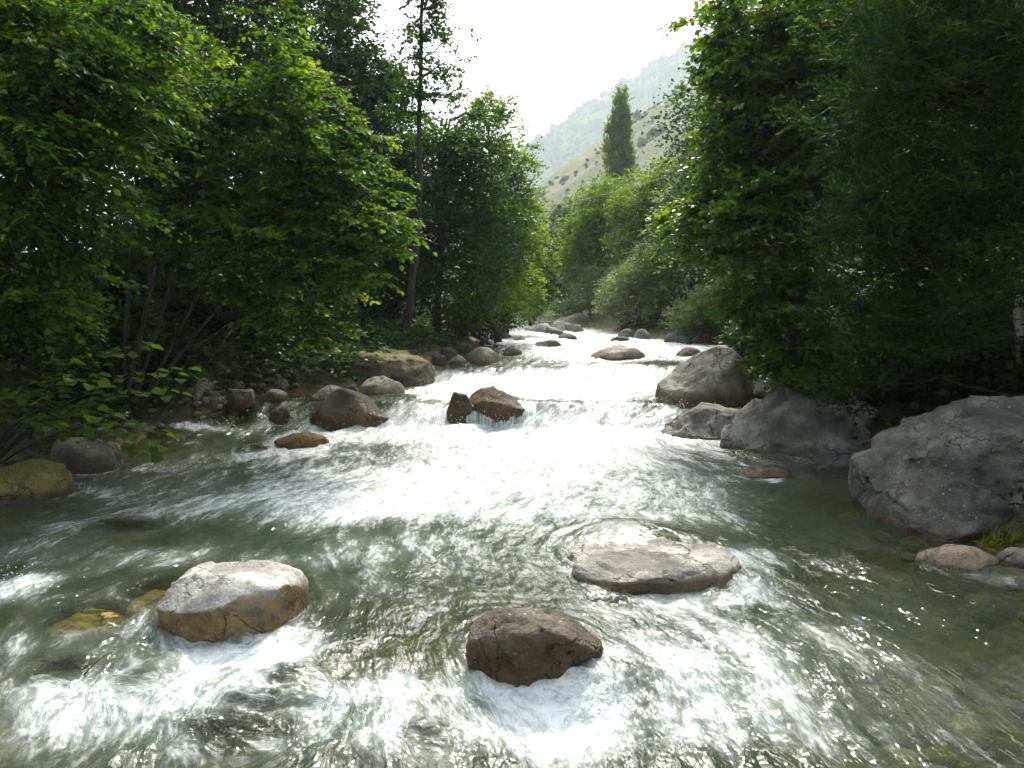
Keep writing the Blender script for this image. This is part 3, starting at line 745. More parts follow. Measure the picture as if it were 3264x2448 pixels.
NLEAF = [0]
def tree(name, label, cat, seed, base, trunk, r0, blobs, ncl, mat, leaf=.08, wr=.8, tw=5, lv=9, tl=.45, droop=.25, up=.1, bias=(0, 0, 0), tz=.35,
         flat=.45, rnd=True, shell=.45, bark=None, group=None, rough_edge=.35, nolimb=False, gap=0.0, limb=1.0):
    """base: point on the ground; trunk: list of points up the stem(s); blobs: ellipsoids of the crown"""
    rng = np.random.default_rng(seed)
    root = empty(name, base)
    tag(root, label, cat, group)
    bark = bark or M_BARK
    base = np.asarray(base, float)
    stems = trunk if isinstance(trunk[0], list) else [trunk]
    items, stem_pts = [], []
    for st in stems:
        st = np.array(st, float)
        tt = np.linspace(0, len(st) - 1, max(10, len(st) * 4))
        pts = np.stack([np.interp(tt, np.arange(len(st)), st[:, k]) for k in range(3)], 1)
        pts[1:-1] += rng.normal(size=(len(pts) - 2, 3)) * r0 * .22
        ker = np.array([.25, .5, .25])
        for k in range(3): pts[1:-1, k] = np.convolve(pts[:, k], ker, 'valid')
        rad = r0 * (1 - .78 * np.linspace(0, 1, len(pts)) ** .9)
        rad[0] *= 1.35
        items.append((pts, rad, 8)); stem_pts.append(pts)
    allst = np.concatenate(stem_pts)
    # limbs: stem -> blob centres; boughs: limb -> leaf clusters
    cent, rad3 = np.array([b[0] for b in blobs]), np.array([b[1] for b in blobs])
    limbs = []; boughs = []
    for c, r in zip(cent, rad3):
        below = allst[allst[:, 2] < c[2] - .1 * r[2]]
        if len(below) == 0: below = allst[:3]
        q = below[np.argmin(np.linalg.norm(below - c, axis=1) + .4 * np.abs(below[:, 2] - (c[2] - .6 * np.linalg.norm((below - c)[:, :2], axis=1))))]
        L = bez(q, (q + c) / 2 + np.array([0, 0, .18 * np.linalg.norm(c - q)]), c + r * np.array([.1, .1, .3]), 8)
        L[1:-1] += rng.normal(size=(6, 3)) * .03 * np.linalg.norm(c - q)
        limbs.append(L)
        if not nolimb: boughs.append((L, np.linspace(r0 * .38, r0 * .10, 8) * limb, 5))
    wts = (rad3[:, 0] * rad3[:, 2]) ** 1.0 * rad3[:, 1] ** .5
    bi = rng.choice(len(blobs), ncl, p=wts / wts.sum())
    d = rng.normal(size=(ncl, 3)); d /= np.linalg.norm(d, axis=1)[:, None]
    rr = rng.uniform(0, 1, ncl) ** shell * (1 + rough_edge * 1.6 * noise(d * 1.7 + seed + bi[:, None] * 7.7))
    c = cent[bi] + d * rad3[bi] * rr[:, None]
    if gap:   # airy crowns: drop clusters where a slow noise is low
        keep = noise(c * .9 + seed) > -0.5 + gap
        c, bi, d = c[keep], bi[keep], d[keep]
    gz = ground_z(c[:, 0], c[:, 1])
    keep = c[:, 2] > np.maximum(gz, wlevel(c[:, 1])) + .15
    c, bi, d = c[keep], bi[keep], d[keep]
    n = len(c)
    if not nolimb:
        for k in range(0, n, max(1, n // 260)):
            L = limbs[bi[k]]
            q = L[np.argmin(np.linalg.norm(L - c[k], axis=1) + np.clip(L[:, 2] - c[k][2], 0, 9) * .3)]
            m = (q + c[k]) / 2 + np.array([0, 0, .12 * np.linalg.norm(q - c[k])])
            boughs.append((bez(q, m, c[k], 5), np.linspace(min(.02, r0 * .12), .004, 5), 3))
    V, F = tubes(items)
    wood = mesh_np('trunk', V - base, [F], bark, root, True)
    if boughs:
        V, F = tubes(boughs)
        mesh_np('branches', V - base, [F], bark, wood, True)
    # leaves on twigs
    out = d * np.array([1, 1, .5])
    td = out[:, None] * .7 + rng.normal(size=(n, tw, 3)) * np.array([.75, .75, tz]) + np.array(bias) + np.array([0, 0, up])
    td /= np.linalg.norm(td, axis=2)[..., None]
    tlen = tl * rng.uniform(.6, 1.25, (n, tw))
    t = (np.arange(lv) + rng.uniform(.2, .9, (n, tw, lv))) / lv
    pos = c[:, None, None] + td[:, :, None] * (t * tlen[..., None])[..., None]
    pos[..., 2] -= droop * tlen[..., None] * t ** 2
    nrm = np.array([0, 0, 1.0]) + rng.normal(size=(n, tw, 3)) * .35
    nrm = np.broadcast_to(nrm[:, :, None], pos.shape)
    dirv = np.broadcast_to(td[:, :, None], pos.shape)
    side = np.cross(dirv, nrm)
    sg = np.where(np.arange(lv) % 2 == 0, 1.0, -1.0)[None, None, :, None]
    ld = dirv * .75 + side * sg * rng.uniform(.35, 1.0, pos.shape[:3])[..., None] + rng.normal(size=pos.shape) * .22
    ld[..., 2] -= droop * .7
    ln = nrm + rng.normal(size=pos.shape) * flat
    ls = leaf * rng.uniform(.45, 1.3, pos.shape[:3]) * rng.uniform(.8, 1.2, (n, tw, 1)) * (1.05 - .35 * t)
    tint = np.clip(.42 + .16 * rng.normal(size=(n, 1, 1)) + .16 * rng.normal(size=pos.shape[:3]) + .05 * rng.normal(size=(n, tw, 1)), 0, 1)
    tint = np.where(rng.uniform(size=tint.shape) < .003, 1.0, tint)
    crown = leaf_mesh('crown', pos.reshape(-1, 3) - base, ld.reshape(-1, 3), ln.reshape(-1, 3), ls.ravel(), wr, tint.ravel(), mat, root, rnd)
    crown['kind'] = 'stuff'
    NLEAF[0] += n * tw * lv * (4 if rnd else 2)
    return root

def gp(u, Y, dz=0.0):
    x = (u - 512) * px(Y)
    return np.array([x, Y, float(ground_z(np.array([x]), np.array([Y]))[0]) + dz])

def copy_tree(o, loc, rz, sc, label, group):
    r = o.copy(); COL.objects.link(r)
    r.location = loc; r.rotation_euler = (0, 0, rz); r.scale = (sc, sc, sc)
    r['label'] = label; r['group'] = group
    for ch in o.children:
        k = ch.copy(); COL.objects.link(k); k.parent = r
        for g in ch.children:
            q = g.copy(); COL.objects.link(q); q.parent = k
    return r

def trees():
    # --- left bank
    b = gp(-90, 9.4)
    tree('hazel_tree', 'yellow-green leafy hazel whose sprays hang in from the left frame edge', 'tree', 201, b, [b, P(-70, 250, 9.4), P(-40, 120, 9.4), P(-20, -20, 9.4)], .09,
         [B(-10, 30, 9.4, 110, 60, 1.2), B(70, 95, 9.2, 70, 45, 1.0), B(20, 150, 9.0, 95, 45, 1.1), B(60, 200, 8.8, 65, 35, .9), B(-10, 240, 8.9, 80, 40, 1.0), B(30, 300, 8.8, 65, 26, .8), B(110, 40, 9.8, 60, 50, 1.0)],
         720, M_HAZEL, .10, .72, 5, 9, .55, .30, .0, (.75, -.1, -.15), flat=.3, shell=.5, tz=.16, rough_edge=.7)
    b = gp(118, 13.2)
    stems = [[b + np.array([dx, dy, 0]), (b + P(u, v, 12.8)) / 2 + np.array([0, 0, .5]), P(u, v, 12.8)] for dx, dy, u, v in
             ((0, 0, 150, 60), (.12, .1, 210, 40), (.2, 0, 285, 20), (.25, .1, 330, 150), (.3, -.1, 340, 240), (.1, -.15, 200, 170))]
    tree('hazel_tree', 'bright yellow-green many-stemmed hazel reaching out over the left water', 'tree', 202, b, stems, .036,
         [B(200, 110, 13, 75, 60, 1.2), B(295, 130, 12.6, 60, 62, 1.2), B(335, 190, 12.2, 58, 48, 1.1), B(385, 228, 11.8, 26, 22, .6), B(285, 240, 12.2, 80, 48, 1.2), B(330, 270, 11.8, 52, 30, .9),
          B(310, 328, 12.0, 36, 18, .6), B(284, 30, 12.6, 18, 45, .6), B(205, 205, 12.9, 80, 55, 1.2), B(150, 150, 13.3, 50, 70, 1.0), B(262, 300, 12.4, 40, 22, .7), B(350, 240, 12, 50, 30, .8)],
         1050, M_HAZEL, .10, .88, 5, 8, .42, .30, .12, (.45, -.15, -.05), flat=.32, shell=.5, tz=.18, rough_edge=.7)
    b = gp(152, 19)
    big = tree('forest_tree', 'tall dark tree with thick trunk rising behind the left-bank hazels', 'tree', 203, b, [b, P(153, 200, 19), P(155, 60, 19), P(158, -120, 19)], .26,
         [B(90, 10, 19, 90, 60, 2.4), B(240, 0, 20, 80, 60, 2.4), B(170, -90, 19, 170, 70, 3), B(40, 100, 20, 80, 70, 2.5)],
         900, M_DARK, .16, .7, 5, 8, .6, .2, .1, flat=.6, rnd=False, gap=.25)
    b = gp(345, 24.5)
    tree('forest_tree', 'tall dark ash tree filling the skyline left of the slender alder', 'tree', 204, b, [b, P(343, 150, 24.5), P(338, 0, 24.5), P(335, -60, 24.5)], .22,
         [B(330, 50, 24, 52, 60, 2.2), B(372, 120, 24, 40, 60, 2.0), B(310, 140, 25.5, 60, 80, 2.5), B(395, 175, 25.5, 36, 60, 2), B(325, -20, 25, 40, 40, 2), B(360, 225, 25, 60, 45, 2.2), B(385, 85, 25, 22, 28, 1.2), B(290, 250, 26, 60, 50, 2.2)],
         1200, M_DARK, .175, .62, 5, 8, .6, .2, .1, flat=.65, rnd=False)
    b = gp(404, 21.0)
    alder = tree('alder_tree', 'slender sparse alder with leaning trunk standing up against the white sky', 'tree', 205, b,
         [b, P(411, 290, 21), P(418, 240, 21), P(420.5, 160, 21), P(421, 80, 21), P(421.5, 0, 21), P(422, -50, 21)], .125,
         [B(425, -10, 21, 30, 18, .6), B(428, 30, 21, 26, 15, .6), B(412, 52, 21, 22, 12, .6), B(436, 70, 21, 26, 10, .6), B(418, 92, 21, 26, 10, .6), B(458, 62, 21, 16, 7, .4), B(446, 96, 21, 22, 8, .6), B(400, 112, 21, 24, 12, .6),
          B(472, 40, 21, 6, 5, .3), B(438, 8, 21, 12, 10, .5)],
         250, M_ALDER, .09, .75, 4, 6, .34, .15, .15, flat=.7, shell=.6, gap=.2, limb=.5)
    # roots washed bare at its foot
    rng = np.random.default_rng(4)
    it = []
    for k in range(16):
        a = rng.uniform(-2.6, .6)
        q0 = b + np.array([.1 * math.cos(a), .1 * math.sin(a), .15])
        q2 = q0 + np.array([math.cos(a) * rng.uniform(.2, .7), math.sin(a) * rng.uniform(.2, .7), -rng.uniform(.3, .75)])
        it.append((bez(q0, (q0 + q2) / 2 + np.array([math.cos(a) * .2, math.sin(a) * .2, .12]), q2, 7), np.linspace(.022, .008, 7), 4))
    V, F = tubes(it)
    mesh_np('exposed_roots', V - b, [F], M_PALE, alder, True)
    b = gp(436, 23.5)
    tree('alder_tree', 'dense dark alder crown around and right of the slender alder trunk', 'tree', 206, b, [b, P(440, 250, 23.5), P(445, 170, 23.5), P(450, 120, 23.5)], .13,
         [B(440, 150, 23.5, 38, 34, 1.4), B(470, 165, 24, 36, 36, 1.5), B(430, 215, 23.5, 44, 50, 1.6), B(475, 225, 24, 44, 46, 1.6), B(445, 285, 23, 44, 36, 1.2), B(395, 260, 24, 36, 40, 1.3), B(485, 118, 24.5, 18, 16, .9)],
         1200, M_ALDER, .13, .75, 5, 7, .45, .2, .1, flat=.6, rnd=False, rough_edge=.6)
    b = gp(498, 27)
    tree('alder_tree', 'alder leaning over the river at the right end of the left-bank woods', 'tree', 207, b, [b, P(494, 240, 27), P(490, 160, 27), P(488, 110, 27)], .12,
         [B(490, 112, 27, 22, 16, 1.0), B(505, 160, 27, 26, 30, 1.2), B(515, 195, 27.5, 24, 22, 1.0), B(500, 230, 27, 34, 34, 1.3), B(520, 245, 28, 18, 26, .9), B(490, 280, 26.5, 34, 32, 1.2), B(470, 310, 26, 26, 20, .9)],
         1000, M_LIGHT, .12, .72, 5, 7, .45, .2, .1, flat=.6, rnd=False, rough_edge=.65)
    b = gp(508, 31)
    tree('shrub', 'sunlit yellow-green bank shrub under the last left-bank alder', 'shrub', 208, b, [b, P(508, 300, 31), P(508, 270, 31)], .05,
         [B(506, 300, 31, 24, 24, 1.0), B(520, 285, 32, 22, 30, 1.0), B(498, 318, 30, 14, 12, .6)], 400, M_LIGHT, .12, .6, 5, 7, .4, .2, .1, rnd=False)
    b = gp(530, 42)
    tree('forest_tree', 'mid-green tree at the far left bend of the river', 'tree', 209, b, [b, P(532, 270, 42), P(532, 235, 42)], .12,
         [B(532, 265, 42, 22, 36, 1.6), B(524, 230, 43, 18, 24, 1.5), B(540, 290, 41, 14, 20, 1.0)], 520, M_LIGHT, .18, .65, 5, 7, .5, .2, .1, rnd=False)
    b = gp(420, 22.0)
    tree('fern_shrub', 'small bright yellow-green leafy plant at the foot of the alder trunk', 'plant', 210, gp(421, 20.6), [gp(421, 20.6), P(421, 345, 20.6), P(421, 328, 20.6)], .02,
         [B(421, 335, 20.6, 11, 13, .3), B(425, 350, 20.4, 8, 8, .3)], 60, M_LIGHT, .075, .5, 5, 8, .25, .3, .1, (0.1, -.3, 0))
    # --- far end
    b = gp(560, 62)
    tree('forest_tree', 'dark green tree closing the river gap at the far bend', 'tree', 211, b, [b, P(560, 260, 62), P(560, 230, 62)], .16,
         [B(562, 262, 62, 24, 44, 2.2), B(548, 285, 60, 16, 28, 1.6), B(578, 245, 64, 20, 34, 2.2), B(562, 305, 60, 30, 18, 2.0), B(590, 300, 60, 24, 22, 2.0)], 760, M_DARK, .24, .65, 5, 7, .7, .2, .1, rnd=False)
    b = gp(590, 70)
    tree('forest_tree', 'bluish-green tree behind the dark tree of the far bend', 'tree', 212, b, [b, P(580, 250, 70), P(580, 215, 70)], .16,
         [B(585, 222, 72, 26, 26, 2.6), B(560, 225, 74, 14, 22, 2.0), B(600, 205, 74, 24, 20, 2.4)], 560, M_WILLOW, .28, .6, 5, 7, .8, .2, .1, rnd=False)
    b = gp(534, 48)
    tree('shrub', 'round green bush on the left of the far boulder bar', 'bush', 213, b, [b, P(534, 315, 48), P(534, 306, 48)], .05,
         [B(534, 312, 48, 15, 13, .9), B(524, 318, 48, 9, 8, .6)], 170, M_LIGHT, .11, .5, 5, 7, .4, .2, .1, rnd=False)
    b = gp(582, 51)
    tree('shrub', 'dark leafy bush right behind the far boulder bar', 'bush', 231, b, [b, P(580, 316, 51), P(580, 300, 51)], .05,
         [B(572, 308, 51, 20, 13, 1.0), B(590, 304, 51, 18, 17, 1.2), B(556, 312, 52, 14, 9, .8)], 300, M_ALDER, .14, .6, 5, 7, .45, .2, .1, rnd=False)
    # --- right bank, far to near
    b = gp(618, 112)
    tree('poplar_tree', 'tall columnar poplar standing alone before the hillside', 'tree', 214, b, [b, P(619, 150, 112), P(620, 92, 112)], .35,
         [B(622, 104, 112, 6, 14, .9), B(621, 128, 112, 9, 18, 1.2), B(620, 155, 112, 11, 22, 1.4), B(619, 185, 112, 12, 22, 1.5), B(609, 150, 112.5, 4, 34, .6), B(629, 165, 112, 4, 24, .7)],
         800, M_POPLAR, .34, .8, 5, 7, .8, -.3, .9, flat=.9, rnd=False, rough_edge=.2)
    b = gp(690, 100)
    tree('fir_tree', 'small dark fir seen between the hillside and the right-bank leaves', 'tree', 215, b, [b, P(689, 200, 100), P(688, 112, 100)], .22,
         [B(688, 120, 100, 3, 9, .5), B(688, 138, 100, 7, 14, .9), B(687, 165, 100, 11, 20, 1.4), B(687, 200, 100, 16, 24, 2.0)], 260, M_DARK, .25, .3, 5, 8, .8, .4, -.2, rnd=False, rough_edge=.2)
    b = gp(600, 48)
    tree('forest_tree', 'yellow-green tree left of centre in the right-bank row below the poplar', 'tree', 216, b, [b, P(600, 250, 48), P(600, 200, 48)], .14,
         [B(598, 215, 48, 28, 34, 2.0), B(580, 238, 50, 18, 28, 1.6), B(606, 260, 47, 26, 30, 1.6), B(616, 196, 49, 20, 18, 1.4), B(575, 262, 48, 20, 26, 1.4)], 900, M_LIGHT, .18, .6, 5, 7, .6, .2, .1, rnd=False)
    b = gp(645, 43)
    tree('forest_tree', 'leafy yellow-green tree right of centre in the right-bank row below the poplar', 'tree', 217, b, [b, P(642, 250, 43), P(640, 190, 43)], .14,
         [B(640, 205, 43, 28, 32, 1.9), B(662, 220, 42, 26, 36, 1.8), B(640, 250, 42, 30, 30, 1.6), B(675, 180, 44, 26, 28, 1.6), B(625, 225, 44, 16, 28, 1.2), B(655, 182, 44, 22, 18, 1.4), B(668, 260, 42, 28, 30, 1.5)], 1000, M_LIGHT, .17, .6, 5, 7, .6, .2, .1, rnd=False)
    b = gp(700, 36)
    tree('willow_tree', 'grey-green willow behind the right-bank boulders, below the hillside', 'tree', 218, b, [b, P(700, 240, 36), P(698, 170, 36)], .14,
         [B(700, 160, 37, 24, 40, 1.6), B(690, 215, 36, 34, 38, 1.8), B(715, 240, 35, 30, 44, 1.6), B(712, 120, 38, 14, 28, 1.4)], 900, M_WILLOW, .19, .35, 5, 9, .6, .25, .2, rnd=False)
    b = gp(590, 44)
    tree('willow_bush', 'grey-green willow bush at the far right waterline', 'bush', 219, b, [b, P(590, 310, 44), P(590, 280, 44)], .05,
         [B(585, 300, 44, 20, 22, 1.2), B(600, 285, 44, 16, 22, 1.2), B(575, 280, 46, 12, 16, 1.0)], 260, M_WILLOW, .13, .3, 5, 9, .5, .2, .3, rnd=False)
    b = gp(640, 34)
    tree('willow_bush', 'broad pale olive willow bush above the craggy right-bank stones', 'bush', 220, b, [b, P(640, 300, 34), P(640, 260, 34)], .06,
         [B(632, 290, 34, 28, 28, 1.3), B(655, 275, 33, 28, 34, 1.3), B(670, 300, 32, 26, 26, 1.2), B(615, 300, 36, 16, 20, 1.0)], 760, M_WILLOW, .16, .3, 5, 9, .5, .2, .35, rnd=False)
    b = gp(712, 27)
    tree('willow_bush', 'feathery silver-green willow bush beside the dark overhung boulder', 'bush', 221, b, [b, P(710, 320, 27), P(708, 295, 27)], .05,
         [B(702, 318, 27, 30, 18, 1.0), B(718, 305, 27, 22, 24, 1.0), B(690, 328, 26.5, 16, 12, .6), B(730, 320, 26, 16, 16, .8)], 600, M_WILLOW, .13, .26, 5, 9, .42, .1, .5, rnd=False)
    b = gp(790, 15.5)
    tree('alder_tree', 'big glossy-leaved alder overhanging the right bank from mid frame', 'tree', 222, b, [b, P(800, 240, 15.5), P(810, 100, 15), P(815, -60, 15)], .17,
         [B(738, 30, 14.5, 34, 50, 1.2), B(765, 95, 14, 55, 50, 1.3), B(728, 150, 14, 36, 40, 1.1), B(712, 205, 14, 40, 30, 1.0), B(765, 215, 13.4, 62, 50, 1.3), B(780, 290, 12.6, 52, 44, 1.0), B(820, 150, 13.6, 70, 70, 1.5),
          B(840, 40, 14, 80, 70, 1.7), B(745, 262, 13.2, 30, 22, .7), B(810, 355, 12.2, 44, 32, .8), B(705, 80, 14.5, 14, 16, .6), B(674, 224, 14.6, 16, 8, .5), B(700, 252, 14.2, 24, 14, .8), B(726, 300, 13.6, 18, 12, .5), B(765, 362, 12.6, 16, 12, .4), B(715, 10, 13, 26, 12, .8), B(790, 345, 12.2, 14, 30, .3)],
         1120, M_ALDER2, .125, .82, 5, 8, .46, .25, .05, (-.35, -.2, -.05), flat=.5, shell=.5)
    b = gp(1050, 10.4)
    tree('juniper_tree', 'dark feathery tamarisk-like tree filling the right frame edge', 'tree', 223, b, [b, P(1040, 250, 10.2), P(1010, 80, 9.9), P(980, -60, 9.7)], .11,
         [B(900, 90, 10, 80, 90, 1.1), B(960, 230, 9.4, 80, 80, 1.0), B(870, 220, 10, 60, 70, 1.0), B(868, 320, 10.2, 46, 44, .8), B(1010, 60, 9.4, 80, 90, 1.0), B(1020, 170, 9.2, 60, 80, 1.0), B(930, 330, 9.8, 60, 36, .7), B(862, 396, 10.4, 22, 22, .5), B(920, -10, 10, 100, 40, 1)],
         880, M_FEATH, .125, .22, 7, 11, .5, .08, .25, (-.15, -.25, .15), flat=.8, rnd=False, shell=.55, rough_edge=.5, limb=.45)
    # --- undergrowth: shared mesh
    b = gp(205, 17.0)
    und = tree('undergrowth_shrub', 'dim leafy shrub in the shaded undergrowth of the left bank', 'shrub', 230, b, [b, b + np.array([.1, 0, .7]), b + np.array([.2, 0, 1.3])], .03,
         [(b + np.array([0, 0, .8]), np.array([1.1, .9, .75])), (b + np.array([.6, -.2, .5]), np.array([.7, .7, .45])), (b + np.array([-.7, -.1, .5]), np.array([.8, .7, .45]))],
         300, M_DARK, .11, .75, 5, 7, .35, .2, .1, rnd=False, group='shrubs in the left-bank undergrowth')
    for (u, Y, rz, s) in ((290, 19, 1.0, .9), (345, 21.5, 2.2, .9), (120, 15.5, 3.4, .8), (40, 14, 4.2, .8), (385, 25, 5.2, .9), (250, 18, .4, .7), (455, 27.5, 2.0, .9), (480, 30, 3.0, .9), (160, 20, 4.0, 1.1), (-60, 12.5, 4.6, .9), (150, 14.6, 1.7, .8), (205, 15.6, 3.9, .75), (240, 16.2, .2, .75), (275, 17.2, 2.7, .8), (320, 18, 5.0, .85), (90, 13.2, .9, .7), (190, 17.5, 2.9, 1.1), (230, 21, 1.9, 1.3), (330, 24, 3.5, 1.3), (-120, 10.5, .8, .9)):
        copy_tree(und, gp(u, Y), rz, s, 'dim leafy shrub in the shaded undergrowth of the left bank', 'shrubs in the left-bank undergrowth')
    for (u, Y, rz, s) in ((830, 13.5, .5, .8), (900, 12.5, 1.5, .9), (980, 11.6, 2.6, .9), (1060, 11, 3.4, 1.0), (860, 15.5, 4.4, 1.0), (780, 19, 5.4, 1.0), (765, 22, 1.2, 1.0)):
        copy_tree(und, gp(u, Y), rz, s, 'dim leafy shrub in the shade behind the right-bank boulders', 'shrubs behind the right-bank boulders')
    # --- woods further back: shared meshes
    pro = big
    for i, (u, Y, rz, s) in enumerate(((-60, 23, 1.1, .9), (60, 27, 2.3, 1.0), (210, 29, 4.0, .95), (-140, 17, 5.1, .8), (300, 33, .7, .95), (420, 36, 3.3, .8))):
        copy_tree(pro, gp(u, Y), rz, s, 'tall dark tree deep in the left-bank woods', 'trees deep in the left-bank woods')
trees()
print('leaf tris', NLEAF[0])

# low hazel branch over the left bank: every leaf a leaf
def low_branch():
    rng = np.random.default_rng(77)
    b = gp(-30, 9.2)
    root = empty('hazel_shrub', b)
    tag(root, 'low hazel bush with large flat green leaves over the left-bank boulders', 'shrub')
    tips = [(184, 372, 9.6), (172, 396, 9.5), (150, 345, 9.8), (172, 440, 9.4), (120, 420, 9.2), (95, 380, 9.3), (60, 425, 9.2), (70, 360, 9.6), (150, 455, 9.6), (30, 395, 9.3), (110, 350, 10), (140, 410, 9.4)]
    items, leaves = [], []
    for (u, v, Y) in tips:
        e = P(u, v, Y - 1.1)
        L = bez(b + np.array([0, 0, .1]), (b + e) / 2 + np.array([0, 0, .75]), e, 14)
        items.append((L, np.linspace(.014, .003, 14), 4))
        for t in np.linspace(.42, 1, 13):
            k = t * 13; i = int(min(k, 12)); q = L[i] + (L[i + 1] - L[i]) * (k - i)
            dd = L[min(i + 1, 13)] - L[i]; dd /= np.linalg.norm(dd)
            s = np.cross(dd, [0, 0, 1.0]); s /= np.linalg.norm(s)
            for sg in (-1, 1):
                leaves.append((q + s * sg * rng.uniform(.0, .12) + rng.normal(size=3) * .03, dd * .6 + s * sg * rng.uniform(.4, 1.1) + np.array([0, 0, -.2]), rng.normal(size=3) * .28 + np.array([0, 0, 1.0]), rng.uniform(.10, .15)))
    V, F = tubes(items)
    mesh_np('branch', V - b, [F], M_BARK, root, True)
    protos = []
    for k in range(4):
        nz = np.array([[.0, 0, 1.0]])
        pm = leaf_mesh('leaf', np.zeros((1, 3)), np.array([[0, 1.0, 0]]), nz, np.array([1.0]), .92, np.array([.48 + .13 * k]), M_HAZEL, None)  # paler tints stand in for sky light on these leaves
        protos.append(pm.data); bpy.data.objects.remove(pm)
    from mathutils import Matrix
    for (q, d, n, L) in leaves[:300]:
        d = d / np.linalg.norm(d); n = n - d * n.dot(d); n /= np.linalg.norm(n); x = np.cross(d, n)
        o = bpy.data.objects.new('leaf', protos[rng.integers(4)])
        COL.objects.link(o); o.parent = root
        m = Matrix(((x[0] * L, d[0] * L, n[0] * L, q[0] - b[0]), (x[1] * L, d[1] * L, n[1] * L, q[1] - b[1]), (x[2] * L, d[2] * L, n[2] * L, q[2] - b[2]), (0, 0, 0, 1)))
        o.matrix_local = m
low_branch()

# the woods behind the bank trees read as one dark mass
def woods(name, label, seed, left, n, yr, dr, hmax, hole, tall=.25):
    rng = np.random.default_rng(seed)
    k = 26
    m = n // k
    y = rng.uniform(*yr, m); d = rng.uniform(*dr, m)
    x = np.where(left, bankL(y) - d, bankR(y) + d)
    h = rng.uniform(0, 1, m) ** 1.15
    z = ground_z(x, y) + .3 + h * hmax * (1 + .5 * noise(np.stack([x * .35, y * .35, x * 0 + seed], -1)))
    c = np.stack([x, y, z], 1)
    c = c[noise(c * .42 + seed) > hole + tall * (h - .4)]
    m = len(c)
    p = c[:, None] + rng.normal(size=(m, k, 3)) * np.array([.42, .42, .26])
    D = rng.normal(size=(m, k, 3)) * np.array([1, 1, .5]) - np.array([0, 0, .2])
    N = np.array([0, 0, 1.0]) + rng.normal(size=(m, k, 3)) * .7
    t = np.clip(.38 + .15 * rng.normal(size=(m, 1)) + .13 * rng.normal(size=(m, k)), 0, 1)
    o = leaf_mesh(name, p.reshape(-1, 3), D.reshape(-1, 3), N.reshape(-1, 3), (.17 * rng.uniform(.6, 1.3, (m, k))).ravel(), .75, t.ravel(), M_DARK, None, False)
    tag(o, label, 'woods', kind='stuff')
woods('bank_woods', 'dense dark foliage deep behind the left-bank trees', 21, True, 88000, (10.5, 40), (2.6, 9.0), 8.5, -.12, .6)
woods('bank_woods', 'unseen dark woods along the left bank, added to cut sky light', 23, True, 18000, (-16, 8), (1.2, 6.0), 9.0, -.25)  # out of view: woods continued downstream, added to block sky light
woods('bank_woods', 'unseen dark woods along the right bank, added to cut sky light', 24, False, 18000, (-16, 6.5), (.8, 6.0), 9.0, -.25)  # unseen too, added so less sky light reaches banks and rock fronts
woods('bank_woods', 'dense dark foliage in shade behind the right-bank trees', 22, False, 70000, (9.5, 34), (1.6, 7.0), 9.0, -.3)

# ground cover on both banks
def cover():
    rng = np.random.default_rng(9)
    n = 42000
    y = 6 + 30 * rng.uniform(0, 1, n) ** 1.6
    left = rng.uniform(size=n) < .65
    d = rng.uniform(.45, 5.0, n) ** 1.0
    x = np.where(left, bankL(y) - d, bankR(y) + d)
    keep = noise(np.stack([x * .8, y * .8, x * 0 + 6], -1)) > -.22
    x, y = x[keep], y[keep]
    z = ground_z(x, y) + rng.uniform(.02, .32, len(x)) * (1 + .0 * x)
    n = len(x)
    D = rng.normal(size=(n, 3)) * np.array([1, 1, .3]); N = np.array([0, 0, 1.0]) + rng.normal(size=(n, 3)) * .5
    o = leaf_mesh('ground_cover', np.stack([x, y, z], 1), D, N, rng.uniform(.05, .12, n) * (.7 + y / 30), .65, np.clip(.4 + .25 * rng.normal(size=n), 0, 1), M_DARK, None, False)
    m = 10000
    yy = rng.uniform(12.5, 21, m); uu = rng.uniform(60, 400, m); xx = (uu - 512) * px(yy)
    k = xx < bankL(yy) - .5
    xx, yy = xx[k], yy[k]; m = len(xx)
    zz = ground_z(xx, yy) + rng.uniform(.02, .45, m) * (1 + noise(np.stack([xx, yy, xx * 0], -1)))
    o2 = leaf_mesh('bank_ivy', np.stack([xx, yy, zz], 1), rng.normal(size=(m, 3)) * np.array([1, 1, .3]), np.array([0, -.3, 1.0]) + rng.normal(size=(m, 3)) * .45, rng.uniform(.07, .15, m), .8, np.clip(.42 + .22 * rng.normal(size=m), 0, 1), M_ALDER, None, True)
    tag(o2, 'trailing leafy plants covering the left bank behind the boulders', 'ground cover', kind='stuff')
    tag(o, 'low leafy ground cover carpeting the shaded banks', 'ground cover', kind='stuff')
cover()

def cobbles():
    rng = np.random.default_rng(41)
    d, f = ico(2)
    V, F, b = [], [], 0
    for k in range(620):
        y = rng.uniform(2.6, 9.5); x = rng.uniform(-.75, .72) * y
        if x < bankL(y) or x > bankR(y): continue
        z = float(ground_z(np.array([x]), np.array([y]))[0])
        s = rng.uniform(.06, .24) * np.array([1, rng.uniform(.6, 1), rng.uniform(.4, .65)])
        v = d * (1 + .4 * noise(d * 1.2 + k))[:, None] * s
        V.append(v + np.array([x, y, z + s[2] * .4])); F.append(f + b); b += len(d)
    V, F = np.concatenate(V), np.concatenate(F)
    o = mesh_np('riverbed_cobbles', V, [F], M_ROCK, None, True, {'wet': np.zeros(len(V)), 'moss': np.zeros(len(V)), 'gold': np.zeros(len(V))})
    o.color = (.42, .31, .15, 1)
    tag(o, 'amber cobbles covering the bed under the foreground water', 'cobbles', kind='stuff')
cobbles()

